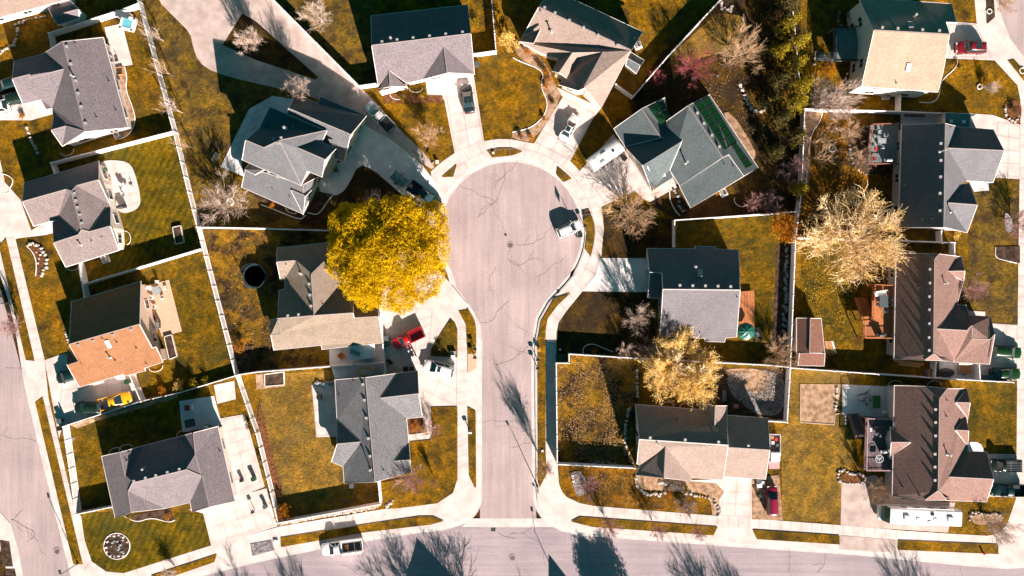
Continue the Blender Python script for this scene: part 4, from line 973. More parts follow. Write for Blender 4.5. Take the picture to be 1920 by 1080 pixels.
def bare_tree(px, py, label, rad, h, mat=BK_WH, kind='bare_tree', var=0, rz=None, group=None, twigk=1.0, buds=None, nb=0, dense=1, cat='tree', lean=(0, 0)):
    key = (mat.name, var, dense, buds.name if buds else '')
    base = W(px, py)
    if rz is None: rz = (px * 7 + py * 3) % 6.28
    # prototypes have crown radius about 0.5 h at spread .62
    if key not in _bt:
        tr, br = bare_mb(var * 13 + 3, 8.0, (0.62, 0.8, 0.45)[var % 3], (7, 11, 6, 19)[dense], (8, 11, 5, 12)[dense], (8, 9, 4, 9)[dense], rnd=dense in (1, 3), twig=(.017, .014, .017, .018)[dense])
        root = thing(kind, label, cat, base, rz, group)
        t = tr.build('trunk', BARK if mat is not BK_WH else BK_WH, root, smooth=True); b = br.build('branches', mat, root)
        xs = np.array([v[:2] for v in br.v]); r0 = np.percentile(np.hypot(xs[:, 0], xs[:, 1]), 96); z0 = max(v[2] for v in br.v)
        if buds:
            R = random.Random(3); f = MB(); vs = br.v
            for i in range(nb):
                p = Vector(vs[R.randrange(len(vs) // 6, len(vs))])
                if p.length < 3.2 * R.uniform(.8, 1.5): continue
                p += Vector((R.gauss(0, .12), R.gauss(0, .12), R.gauss(0, .12)))
                a = Vector((R.uniform(-1, 1), R.uniform(-1, 1), R.uniform(-1, 1))).normalized() * .065; c = a.orthogonal().normalized() * .045
                f.poly([p - a, p + c, p + a, p - c])
            f.build('buds', buds, root)
        _bt[key] = (root, r0, z0)
    else:
        root, r0, z0 = _bt[key]; root = dup(root, base, rz, label, group)
        if 'group' in root and not group: del root['group']
    root.name = kind
    root['category'] = cat
    root.scale = (rad * S / r0, rad * S / r0, h / z0)
    root.rotation_euler = (lean[0], lean[1], rz)
    return root
T = 'bare tree'
bare_tree(607, 43, 'pale bare tree in the lawn north of the gravel road', 30, 8, BK_WH, var=0)
bare_tree(470, 88, 'small pale bare tree on the triangular grass island', 24, 6, BK_WH, var=1)
bare_tree(486, 82, 'smaller second bare tree on the triangular grass island', 17, 6, BK_WH, var=2)
bare_tree(553, 178, 'pale bare tree by the gravel road behind the slate house', 24, 9, BK_WH, var=2, lean=(0.1, -.35))
for x, y, w in ((307, 77, 'northernmost'), (325, 143, 'second from the north'), (343, 212, 'third from the north'), (362, 277, 'southernmost')):
    bare_tree(x, y, 'slender pale bare tree along the slanting white fence, ' + w, 18, 8, BK_WH if w[0] != 's' else BK_TAN, var=2, group='slender trees by the slanting fence', dense=2)
bare_tree(436, 382, 'wide pale bare tree with a white ring south west of the slate house', 52, 6.5, BK_WH, var=1, dense=1)
bare_tree(703, 372, 'small bare tree in a white ring next to the yellow tree', 19, 5, BK_PINK, var=0)
bare_tree(808, 263, 'thin bare tree on the lawn between gravel road and sedan drive', 27, 6.5, BK_TAN, var=1)
bare_tree(1180, 402, 'broad tan bare tree between camper drive and the skylight house', 56, 7, BK_TAN, var=1, dense=1)
bare_tree(1374, 110, 'broad peach coloured bare tree in the dark garden by the angled fence', 46, 8, BK_TAN, var=1, dense=1)
bare_tree(1290, 132, 'red twigged bare tree beside the angled fence', 40, 6, BK_RED, var=1)
bare_tree(1233, 148, 'small red twigged shrub at the foot of the angled fence', 18, 3, BK_RED, var=0, kind='bare_shrub', cat='shrub')
bare_tree(1528, 192, 'big whitish bare tree west of the cream roofed house', 48, 9, BK_WH, var=1, dense=1, lean=(0.25, .4), rz=0)
bare_tree(1515, 180, 'pale bushy bare tree at the fence corner by the olive trees', 30, 7, BK_WH, var=0, lean=(0.1, .3), rz=0)
bare_tree(1518, 265, 'thin brownish bare tree in the yard west of the red chair deck, upper one', 34, 6, BK_TAN, var=0, lean=(0.2, .45), rz=0, dense=2)
bare_tree(1514, 298, 'thin brownish bare tree in the yard west of the red chair deck, lower one', 32, 6, BK_TAN, var=2, lean=(-.1, .5), rz=0, dense=2)
bare_tree(1580, 444, 'huge bare tree with gold buds reaching over the white fence', 89, 10, BK_GOLD, var=1, dense=3, buds=LF_GO, nb=5000)
bare_tree(1268, 684, 'big golden bare tree north of the long tan roofed house', 65, 8, BK_GOLD, var=0, dense=3, buds=LF_GO, nb=26000)
bare_tree(1191, 592, 'whitish bare tree in front of the skylight house', 30, 7, BK_WH, var=0)
bare_tree(1208, 656, 'pale pink bare shrub left of the golden tree', 24, 4, BK_PINK, var=0, kind='bare_shrub', cat='shrub')
bare_tree(1172, 655, 'pale bare shrub against the leaf yard fence', 19, 3.5, BK_WH, var=0, kind='bare_shrub', cat='shrub')
bare_tree(1450, 660, 'brown bare tree near the rust shed', 36, 5, BK_TAN, var=0, dense=1)
bare_tree(1810, 542, 'pale bare tree in front of the red brown house with orange deck', 29, 5.5, BK_PINK, var=1, dense=1)
bare_tree(1101, 903, 'pink white bare tree beside the small grey rock bed', 26, 5, BK_PINK, var=1, dense=1)
bare_tree(1138, 980, 'bare street tree in the kerbside strip, left of three', 22, 6, BK_PINK, var=0, group='bare trees of the kerbside strip')
bare_tree(1228, 988, 'bare street tree in the kerbside strip, middle of three', 17, 5.5, BK_PINK, var=0, group='bare trees of the kerbside strip')
bare_tree(1303, 990, 'bare street tree in the kerbside strip, right of three', 17, 5.5, BK_PINK, var=1, group='bare trees of the kerbside strip')
bare_tree(1282, 943, 'whitish star shaped bare tree on the lawn above the kerbside strip', 24, 5, BK_WH, var=1)
bare_tree(1017, 868, 'slender brown bare tree in the strip east of the side street', 20, 8.5, BK_TAN, var=2)
bare_tree(778, 890, 'pinkish bare tree beside the blue grey house', 30, 7, BK_PINK, var=1, dense=1)
bare_tree(812, 802, 'small pinkish shrub by the walkway of the blue grey house', 19, 3, BK_PINK, var=0, kind='bare_shrub', cat='shrub')
bare_tree(1632, 912, 'bare brown tree at the nose of the motorhome', 29, 5, BK_TAN, var=1, dense=1)
bare_tree(1848, 975, 'pale bare tree by the motorhome tail, over a stone ring', 34, 7, BK_WH, var=0, lean=(-.15, .1))
bare_tree(1836, 163, 'pale sapling in a white ring on the lawn of the cream roofed house', 12, 3.5, BK_WH, var=2, lean=(.2, .7), rz=0)
bare_tree(1872, 8, 'brown bare street tree in the north east planter', 24, 4, BK_TAN, var=0)
bare_tree(1902, 420, 'purple twigged bare tree near the eastern pavement', 34, 5, BK_PINK, var=1, dense=1)
bare_tree(1408, 384, 'low pinkish shrub in the stones south of the solar house', 18, 3, BK_PINK, var=0, kind='bare_shrub', cat='shrub')
bare_tree(1480, 318, 'grey purple shrub beneath the olive trees', 30, 4, BK_PINK, var=1, kind='bare_shrub', cat='shrub')
bare_tree(1440, 385, 'grey brown shrub west of the orange tree', 26, 3.5, BK_PINK, var=0, kind='bare_shrub', cat='shrub')
bare_tree(1590, 255, 'brown thicket beside the red chair deck, upper part', 26, 2.5, BK_TAN, var=1, kind='bare_shrub', cat='shrub')
bare_tree(1612, 300, 'brown thicket beside the red chair deck, lower part', 28, 2.5, BK_TAN, var=0, kind='bare_shrub', cat='shrub')
bare_tree(38, 613, 'pink twigged street tree by the western street', 24, 5, BK_PINK, var=2)
bare_tree(816, 898, 'staked dark sapling on the lawn beside the side street', 9, 4, BK_TAN, var=2)
bare_tree(500, 1068, 'young bare tree in the western kerbside strip', 10, 3, BK_TAN, var=2) if False else None
bare_tree(335, 1070, 'leafless twiggy young tree in the lower left kerbside strip', 14, 3.5, BK_WH, var=2, lean=(0, -.5), rz=0)
# unseen trees south of the lower street, added to cast shadows onto it
for i, (x, y, r, h, v) in enumerate(((500, 1235, 52, 9, 0), (610, 1230, 52, 9, 1), (815, 1225, 85, 10, 1), (890, 1210, 85, 10, 0), (1362, 1225, 40, 10, 2), (1425, 1230, 36, 10, 0), (1760, 1235, 70, 9.5, 1), (1000, 1290, 60, 9, 1))):
    bare_tree(x, y, 'bare tree south of the lower street, number ' + str(i + 1) if False else 'bare tree added unseen beyond the south kerb of the lower street for its shadow', r, h, BK_TAN, var=v, group='bare trees south of the lower street', dense=1)

def leaf_mb(lobes, n, size, seed=1, shell=0.55, flat=0.5):
    """lobes: (x,y,z,rx,rz); leaves spread through the outer part of each lobe"""
    R = np.random.RandomState(seed); wts = np.array([l[3] ** 2 for l in lobes]); wts = wts / wts.sum(); V = []
    cl = []
    for l, w in zip(lobes, wts):
        k = max(6, int(n * w / 9)); d = R.normal(size=(k, 3)); d /= np.linalg.norm(d, axis=1)[:, None]; d[:, 2] = np.where(d[:, 2] < -.35, -d[:, 2], d[:, 2])
        rr = shell + (1 - shell) * R.rand(k) ** .6
        rr *= 1 + .10 * np.sin(d[:, 0] * 7 + l[0]) * np.cos(d[:, 1] * 6 + l[1])
        c = d * rr[:, None] * np.array([l[3], l[3], l[4]]) + np.array(l[:3]); cl.append(c)
    cl = np.concatenate(cl)
    c = np.repeat(cl, 9, axis=0) + R.normal(size=(len(cl) * 9, 3)) * size * 1.1
    m = len(c); a = R.normal(size=(m, 3)); a /= np.linalg.norm(a, axis=1)[:, None]
    b = np.cross(a, R.normal(size=(m, 3))); b /= np.linalg.norm(b, axis=1)[:, None]
    s = size * R.uniform(.5, 1.15, size=(m, 1)); a = a * s; b = b * s * .62
    V = np.stack([c - a, c + b, c + a, c - b], axis=1).reshape(-1, 3)
    return V, m
def leaf_obj(name, lobes, n, size, m, root, seed=1, shell=.55):
    V, k = leaf_mb(lobes, n, size, seed, shell); me = bpy.data.meshes.new(name)
    me.vertices.add(len(V)); me.vertices.foreach_set('co', V.astype(np.float32).ravel())
    me.loops.add(k * 4); me.loops.foreach_set('vertex_index', np.arange(k * 4, dtype=np.int32)); me.polygons.add(k)
    me.polygons.foreach_set('loop_start', np.arange(0, k * 4, 4, dtype=np.int32)); me.update(calc_edges=True); me.validate()
    me.materials.append(m); o = bpy.data.objects.new(name, me); COL.objects.link(o); o.parent = root
    return o
# the big yellow tree
bx = W(742, 478); root = thing('yellow_tree', 'big round bright yellow leaved tree over the end of the drive', 'tree', bx)
lob = []
RR = random.Random(11)
for px, py, r, z in ((730, 475, 62, 8.2), (690, 425, 48, 7.6), (745, 412, 44, 8.0), (795, 425, 44, 6.6), (655, 420, 38, 6.2), (800, 470, 42, 6.8), (790, 525, 40, 6.4), (735, 540, 42, 7.4), (680, 520, 44, 7.2), (655, 475, 40, 6.6), (755, 560, 28, 5.4), (812, 405, 28, 5.0), (690, 555, 27, 5.5), (648, 450, 32, 5.6), (770, 400, 34, 6.0), (700, 470, 45, 8.6), (760, 490, 48, 8.4), (638, 500, 24, 5.0)):
    p = W(px, py, z) - bx; rr = r * S; lob.append((p.x, p.y, p.z, rr, rr * .62))
leaf_obj('foliage', lob, 230000, .105, LF_Y, root, 4, .70)
t = MB(); t.path([(0, 0, -.2), (.1, 0, 2.4)], .42, 9)
for l in lob[:14]: t.tube((.1, 0, 2.2), (l[0] * .5, l[1] * .5, l[2] * .72), .2, .1, 6); t.tube((l[0] * .5, l[1] * .5, l[2] * .72), l[:3], .1, .03, 5)
t.build('trunk', BARK, root)
def bush(px, py, label, r, h, m, n=900, size=.10, kind='shrub', cat='shrub', group=None, seed=1, lobes=5, trunk=0.0, spread=.55):
    R = random.Random(seed * 31 + int(px)); b = W(px, py); root = thing(kind, label, cat, b, 0, group); rm = r * S; lb = []
    for i in range(lobes):
        a = 6.283 * i / lobes + R.uniform(-.4, .4); d = rm * spread * R.uniform(.5, 1.1) if i else 0
        q = rm * R.uniform(.42, .66); lb.append((d * math.cos(a), d * math.sin(a), trunk + (h - trunk) * R.uniform(.4, .68), q, (h - trunk) * R.uniform(.32, .5)))
    leaf_obj('foliage' if trunk else 'leaves', lb, n, size, m, root, seed, .35)
    st = MB(); st.tube((0, 0, -.1), (0, 0, max(.3, trunk + .3 * (h - trunk))), .05 + .012 * h, .04, 6)
    for l in lb[1:]: st.tube((0, 0, max(.15, trunk * .7)), l[:3], .04, .015, 4)
    st.build('trunk' if trunk else 'stem', BARK, root)
    return root
def conifer(px, py, label, r, h, m, n=2600, seed=1, group=None):
    R = np.random.RandomState(seed); b = W(px, py); root = thing('olive_conifer', label, 'tree', b, 0, group); rm = r * S; lb = []
    for k in range(26):
        t = (k / 26.0) ** .85; a = k * 2.4; rad = rm * (1 - t) * .78 * R.uniform(.6, 1.1)
        lb.append((rad * math.cos(a), rad * math.sin(a), .6 + (h - .9) * t, rm * (.16 + .22 * (1 - t)) * R.uniform(.8, 1.2), .38))
    leaf_obj('foliage', lb, n, .13, m, root, seed, .2)
    t = MB(); t.tube((0, 0, -.1), (0, 0, h * .9), .16, .03, 7)
    for l in lb: t.tube((0, 0, max(.4, l[2] - .4)), (l[0], l[1], l[2]), .04, .015, 4)
    t.build('trunk', BARK, root); return root
bush(1462, 428, 'round orange leaved tree at the east end of the north fence', 31, 4.2, LF_OR, 5200, .11, 'orange_tree', 'tree', seed=3, lobes=8, trunk=1.0)
ev = [(1462, 62, 26, 9, 'northernmost and yellowest', LF_GR), (1483, 92, 24, 8, 'beside the upper fence end', LF_GR), (1452, 108, 22, 7, 'west of the upper fence end', LF_GR), (1478, 132, 24, 8, 'touching the whitish bare tree', LF_GR),
      (1490, 172, 24, 8, 'level with the whitish bare tree base', LF_GR), (1452, 160, 26, 7, 'on the dark western side of the group', LF_DK), (1478, 205, 26, 8, 'just above the white fence corner', LF_GR),
      (1455, 230, 28, 6, 'dark one below the fence corner', LF_DK), (1482, 262, 24, 6, 'dark one beside the tan bed fence', LF_DK), (1438, 195, 26, 5, 'small dark one next to the stone pond', LF_DK), (1470, 20, 26, 7, 'dark one at the north edge', LF_DK),
      (1490, 358, 20, 5, 'low one at the south end of the row', LF_GR), (1445, 290, 26, 5, 'dark one above the grey purple shrub', LF_DK), (1447, 40, 22, 5, 'low brown one near the north edge', LF_BR)]
for i, (x, y, r, h, w, m) in enumerate(ev): conifer(x, y, 'olive evergreen, ' + w, r, h, m, 2600, i + 2, 'olive evergreens by the eastern fence')
conifer(952, 84, 'pale yellow conifer at the west corner of the tan roofed house', 24, 6, LF_GO, 1500, 40)
bs = [(1022, 137, 9, 'leftmost orange shrub in the curved bed', LF_OR), (1030, 150, 8, 'second orange shrub in the curved bed', LF_OR), (1024, 163, 7, 'lowest orange shrub by the curved bed wall', LF_OR), (1012, 122, 8, 'brown shrub against the tan roofed house', LF_BR), (990, 100, 9, 'long orange shrub by the tan house west wall', LF_OR),
      (1036, 192, 5, 'tiny brown shrub in the tan gravel', LF_BR), (1020, 223, 5, 'small orange shrub in the lower bed', LF_OR), (976, 256, 7, 'dark red shrub by the pavement', leafm('leaf_wine', (.06, .012, .01), (.20, .05, .03))), (995, 257, 6, 'orange shrub by the pavement', LF_OR),
      (755, 187, 8, 'olive shrub below the small front gable', LF_GR), (795, 180, 9, 'olive shrub beside the sedan drive', LF_GR), (893, 45, 10, 'olive shrub by the north wall corner', LF_GR), (45, 218, 7, 'orange shrub on the front walk of the grey house', LF_OR),
      (340, 722, 14, 'gold shrub in the bed behind the corner lot', LF_GO), (365, 716, 13, 'olive gold shrub in the bed behind the corner lot', LF_GR), (310, 730, 12, 'orange brown shrub in the bed behind the corner lot', LF_OR), (388, 712, 9, 'small olive shrub at the bed end', LF_GR),
      (536, 960, 20, 'orange twiggy shrub in the fence corner by the lower pavement', LF_OR), (545, 385, 9, 'white green shrub at the slate house corner', LF_GO), (513, 385, 7, 'orange shrub along the slate house south wall', LF_OR), (456, 650, 17, 'low orange hedge in the motley yard', LF_OR),
      (1115, 657, 7, 'yellow shrub by the leaf yard fence', LF_OR), (1010, 655, 6, 'yellow tuft in the strip between the post boxes', LF_GO), (1310, 720, 9, 'dark tuft right of the golden tree', LF_DK),
      (1552, 128, 18, 'rusty shrub near the deck stairs', LF_OR), (1578, 32, 16, 'rusty bush in the ring of stones', LF_BR), (1800, 130, 8, 'olive shrub by the cream house corner', LF_GR), (1815, 425, 8, 'red brown shrub at the teal house corner', LF_OR), (1790, 443, 10, 'pale gold shrub by the fence gap', LF_GO),
      (1325, 360, 8, 'orange shrub beside the air conditioner', LF_OR), (1345, 362, 6, 'rust shrub south of the solar house', LF_OR), (1500, 1062, 1, '', None), (1145, 62, 1, '', None), (1220, 598, 11, 'brown round shrub by the skylight house wall', LF_BR), (632, 320, 5, 'yellow green shrub at the slate house door', LF_GR),
      (864, 742, 1, '', None), (318, 967, 7, 'gold shrub in the bed of the corner house', LF_OR), (245, 970, 7, 'olive shrub in the west bed of the corner house', LF_GR), (798, 805, 9, 'olive shrub beside the blue grey house door', LF_GR), (780, 800, 8, 'orange shrub beside the blue grey house door', LF_OR),
      (1900, 205, 8, 'dark shrub in the corner bed by the concrete drive', LF_BR), (828, 650, 7, 'dark shrub by the parcel box', LF_DK), (1286, 916, 8, 'olive shrub by the stone row', LF_GR), (1255, 925, 6, 'orange shrub by the stone row', LF_OR), (1740, 500, 1, '', None), (470, 800, 8, 'reddish shrub in the long mulch bed', LF_BR), (492, 860, 8, 'tan shrub low in the long mulch bed', LF_BR)]
for i, (x, y, r, l, m) in enumerate(bs):
    if m: bush(x, y, l, r, .35 + r * .07, m, 160 + r * r * 3, .085, seed=i)
bush(1196, 1222, 'unseen round dense evergreen added beyond the lower street for its shadow', 44, 9, LF_DK, 16000, .16, 'evergreen_tree', 'tree', seed=9, lobes=9, trunk=2.0)  # added out of view to throw the rounded shadow on the lower street
# ring edgings round trees
for x, y, r, l in ((432, 379, 7, 'white ring kerb round the wide pale bare tree'), (703, 372, 9, 'white ring kerb round the small bare tree'), (1836, 163, 5, 'white ring kerb round the sapling'), (1560, 279, 7, 'empty white ring kerb in the brown lawn'), (1854, 22, 5, 'ring kerb in the north east planter'), (1916, 133, 6, 'ring kerb in the lower north east planter')):
    q = MB(); c = W(x, y)
    q.lathe((0, 0, 0), [(r * S, 0), (r * S, .22), (r * S * .78, .22), (r * S * .78, 0)], 22); tag(q.build('ring_kerb', VINYL, loc=c), l, 'ring kerb')
# curved bed kerbs
def edging(label, p, it=2, w=.07, m=None):
    q = MB(); pp = smoothp(p, it) if it else p; c = W(*pp[0]); q.path([W(x, y, GZ + .08) for x, y in pp], w, 5); tag(q.build('bed_edging', m or VINYL, origin=c), label, 'edging')
edging('curved white edging of the front bed of the tan roofed house', [(962, 108), (972, 114), (1022, 133), (1012, 160), (1031, 200), (1003, 238), (960, 248)])
edging('curved edging round the east bed of the grey roofed house', pts('Z1', '700,375 715,430 705,500 745,600 765,680 735,750 680,785 650,770'))
edging('curved pale edging of the beds south of the slate house', pts('c3', '330,930 430,965 560,1020 640,1045 680,1010') )
edging('pale wavy edging by the front bed of the slate house', pts('c3', '690,990 760,1010 800,980 850,900 885,860'))
edging('curved edging of the corner house front bed', pts('Z9', '700,745 770,780 850,750 950,780 985,765'))
edging('round edging of the circular rock bed', arc(*cv('Z9', 657, 912), 24.5, 0, 360, 24), 0)
edging('wavy edging of the cream house front bed', pts('Z4', '1068,335 1060,380 970,455 965,540 930,580 850,575'))
edging('curved edging west of the solar house', pts('c6', '590,880 590,960 640,1060 680,1100'))
edging('looping pale edging of the small western lawn bed', pts('c1', '10,205 60,215 110,250 105,290 80,330 85,360 50,372'))
edging('pale bow edging of the boulder crescent', pts('c1', '228,820 280,870 310,960 300,1070'))
edging('thin pale edging by the dark lawn patch', pts('Z7', '400,915 400,870 450,850 520,880 570,900'))
edging('pale edging of the eastern pavement bed', pts('Z8', '1280,310 1278,370 1330,385 1400,400'))
edging('wooden edging of the tan bed in the dry lawn', pts('Z12', '183,0 180,215 372,228 376,168 415,165'), 0, .09, M_('timber_edge', (.42, .30, .22), .8))
edging('curved edging in the narrow yard by the tan bed', [(1543, 207), (1538, 228), (1520, 252), (1515, 300), (1512, 345)])

# ------------------------------------------------------------------ rocks
rk = []
for i in range(5):
    bm = bmesh.new(); bmesh.ops.create_icosphere(bm, subdivisions=2, radius=.5); R = random.Random(i)
    ax = [Vector((R.gauss(0, 1), R.gauss(0, 1), R.gauss(0, 1))).normalized() for _ in range(7)]
    for v in bm.verts:
        for a in ax:
            d = v.co.dot(a)
            if d > .36: v.co -= a * (d - .36)
    me = bpy.data.meshes.new('rock'); bm.to_mesh(me); bm.free(); rk.append(me)
_rm = {}
def rocks(label, p, r=.45, step=6, jit=1.2, m=ROCK, group=None, seed=1, name='rock'):
    R = random.Random(seed)
    for a, b in zip(p[:-1], p[1:]):
        L = math.hypot(b[0] - a[0], b[1] - a[1]); n = max(1, int(L / step))
        for i in range(n):
            t = i / n; x = a[0] + (b[0] - a[0]) * t + R.gauss(0, jit); y = a[1] + (b[1] - a[1]) * t + R.gauss(0, jit)
            k = (R.randrange(5), m.name)
            if k not in _rm: me = rk[k[0]].copy(); me.materials.append(m); _rm[k] = me
            o = bpy.data.objects.new(name, _rm[k]); COL.objects.link(o); q = r * R.uniform(.7, 1.35)
            o.location = W(x, y, GZ + q * .2); o.scale = (q * R.uniform(.8, 1.3), q * R.uniform(.8, 1.3), q * .8); o.rotation_euler = (0, 0, R.uniform(0, 6.28))
            tag(o, label, 'rock', label_group(label) if group is None else group)
def label_group(l): return l.replace('one of the ', '')
rocks('one of the boulders in the crescent bed by the western pavement', pts('c1', '225,805 280,795 350,835 385,880 395,920 390,990 360,1050 320,1075'), .5, 5)
rocks('one of the stones inside the crescent bed', pts('c1', '300,860 340,890 320,960 345,995'), .35, 7)
rocks('one of the stones bordering the tan front bed of the long house', pts('c7', '70,905 75,990 100,1060 200,1110 330,1125 440,1100') , .5, 5)
rocks('one of the stones along the walkway of the long house', pts('c7', '320,985 440,1010 560,1040 600,1090 720,1130 850,1150 950,1190 1000,1260 1010,1330 1000,1400'), .5, 5)
rocks('one of the dark rocks in the row along the eastern fence', [(1475, 462), (1473, 520), (1474, 560), (1470, 620), (1468, 680)], .5, 4.5, 2.0, ROCKD, seed=5)
rocks('one of the rocks lining the dry creek in the leaf yard', [(1194, 692), (1196, 750)] , .4, 5)
rocks('one of the rocks lining the dry creek beside the long house', [(1180, 763), (1173, 800), (1172, 830), (1172, 858)], .45, 5)
rocks('one of the stones in the bottom row of the leaf yard', [(1112, 866), (1160, 868)], .3, 6)
rocks('one of the rocks round the circular bed', arc(*cv('Z9', 657, 912), 20, 30, 330, 12), .4, 5, 1.5)
rocks('one of the small rocks heaped in the circular bed', [(205, 1020), (230, 1012), (218, 1030), (235, 1035), (210, 1045)], .35, 5, 3, ROCKD)
rocks('one of the pale rocks in the row below the corner fence', [(525, 982), (580, 972), (640, 963), (712, 950)], .42, 4.2, .9)
rocks('one of the rocks at the end of the corner fence row', [(722, 952), (740, 938)], .5, 4.5)
rocks('one of the stones round the pond of the dark garden', pts('Z3', '1275,465 1300,520 1330,580 1345,615 1400,630 1425,600 1430,570 1390,550'), .5, 5, 1.2, ROCK)
rocks('one of the stones in the dry stream by the north yard', pts('Z3', '1175,5 1180,50 1230,55 1240,15'), .45, 4.5, 1.5)
rocks('one of the stones down the front lawn of the grey house', pts('Z1', '145,705 165,760 185,800 215,870'), .42, 4.5)
rocks('one of the stones edging the north west yard', pts('Z1', '0,295 80,250 100,180 95,140 150,110 270,90'), .42, 5)
rocks('one of the stones left of the tan bed in the dry lawn', pts('Z12', '385,10 388,80 378,150'), .42, 5, 1.5)
rocks('one of the stones ringing the mulch mound by the motorhome drive', pts('Z12', '390,520 400,490 430,485 460,500 530,510 550,530 520,560 440,560 400,545 390,520'), .42, 4.5, .8)
rocks('one of the stones ringing the bare tree by the motorhome tail', pts('Z12', '1130,760 1150,725 1250,730 1330,740'), .4, 5, 1)
rocks('one of the stones ringing the rusty bush', pts('Z4', '400,60 395,130 430,155'), .4, 5, 1) 
rocks('one of the stones near the deck stairs of the cream house', pts('Z4', '270,280 265,340 260,380'), .4, 5, 1.2)
rocks('one of the stones edging the thicket beside the red chair deck', pts('Z4', '480,740 460,800 465,880 500,950 560,985'), .4, 4.5, 1.5)
rocks('one of the dark stones in the bed of the solar house', pts('c6', '610,860 660,930 680,1000 720,1060 760,1070'), .42, 5, 2.5, ROCKD)
rocks('one of the stones beside the small grey rock bed', pts('Z11', '335,500 345,545 370,580'), .45, 5, 1)
rocks('one of the stones in the corner bed by the concrete drive', pts('Z4', '1330,600 1340,660 1390,680 1420,640'), .4, 5, 1)
rocks('one of the stones behind the blue grey house patio', pts('c5', '130,160 200,175 290,150'), .55, 5, 1, ROCKD)
rocks('one of the pale stones by the front door of the round patio house', pts('Z5', '365,785 380,830 378,870'), .35, 4.5, .8)

# ------------------------------------------------------------------ vehicles
def sec(x, hw, zb, zt, c=.16, ch=.12):
    return [Vector((x, y, z)) for y, z in ((-hw * .92, zb), (-hw, zb + .12), (-hw, zt - ch * 1.6), (-hw + c * .35, zt - ch * .5), (-hw + c * 1.3, zt), (0, zt + .03), (hw - c * 1.3, zt), (hw - c * .35, zt - ch * .5), (hw, zt - ch * 1.6), (hw, zb + .12), (hw * .92, zb))]
def wheels(root, xs, y, r=.34, w=.24, rim=METG):
    for x in xs:
        for sy in (-1, 1):
            q = MB(); q.tube((x, sy * (y - w), r), (x, sy * y, r), r, r, 18); o = q.build('wheel', RUB, root, smooth=True)
            q = MB(); q.tube((x, sy * (y + .005), r), (x, sy * (y + .02), r), r * .6, r * .5, 14); q.build('rim', rim, o)
def lamps(root, xf, xr, y, z=.68):
    for sy in (-1, 1):
        q = MB(); q.box((xf, sy * y, z), (.14, .34, .16)); q.build('headlight', LIGHTM, root)
        q = MB(); q.box((xr, sy * y, z + .05), (.10, .26, .2)); q.build('taillight', TAILM, root)
def cabin(root, xb0, xb1, xt0, xt1, wb, wt, zb, zt, m, sun=None, rack=False):
    """xb0 rear base, xb1 front base, xt0/xt1 roof ends"""
    def q4(x0, x1, w, z): return [Vector((x0, -w, z)), Vector((x1, -w * .93, z)), Vector((x1, w * .93, z)), Vector((x0, w, z))]
    B = q4(xb0, xb1, wb, zb); Tt = q4(xt0, xt1, wt, zt)
    g_ = MB(); g_.add(B + Tt, [(0, 1, 5, 4), (1, 2, 6, 5), (2, 3, 7, 6), (3, 0, 4, 7)]); g_.build('window', GLASS, root)
    r = MB(); r.loft([[Vector((x, -w, zt - .02)), Vector((x, -w + .08, zt + .05)), Vector((x, 0, zt + .075)), Vector((x, w - .08, zt + .05)), Vector((x, w, zt - .02))] for x, w in ((xt0 - .06, wt * .96), (xt0 + .15, wt + .02), ((xt0 + xt1) / 2, wt + .03), (xt1 - .15, wt * .98), (xt1 + .05, wt * .9))])
    ro = r.build('roof', m, root, smooth=True)
    for k in range(4): MB().tube(B[k], Tt[k], .055, .045, 5).build('pillar', m, root)
    xm = (xb0 + xb1) / 2; xtm = (xt0 + xt1) / 2
    for sy in (-1, 1): MB().tube((xm, sy * wb * .98, zb), (xtm, sy * wt, zt), .045, .045, 5).build('pillar', m, root)
    if sun:
        s_ = MB(); s_.box(((xt0 + xt1) / 2 + sun[0], 0, zt + .082), (sun[1], wt * 1.25, .015)); s_.build('sunroof', GLASS, ro)
    if rack:
        for sy in (-1, 1):
            s_ = MB(); s_.tube((xt0 + .1, sy * wt * .85, zt + .13), (xt1 - .2, sy * wt * .85, zt + .13), .025, .025, 5); s_.build('roof_rail', METD, ro)
    for sy in (-1, 1):
        s_ = MB(); s_.box((xb1 - .35, sy * (wb + .14), zb + .05), (.14, .22, .14)); s_.build('mirror', m, root)
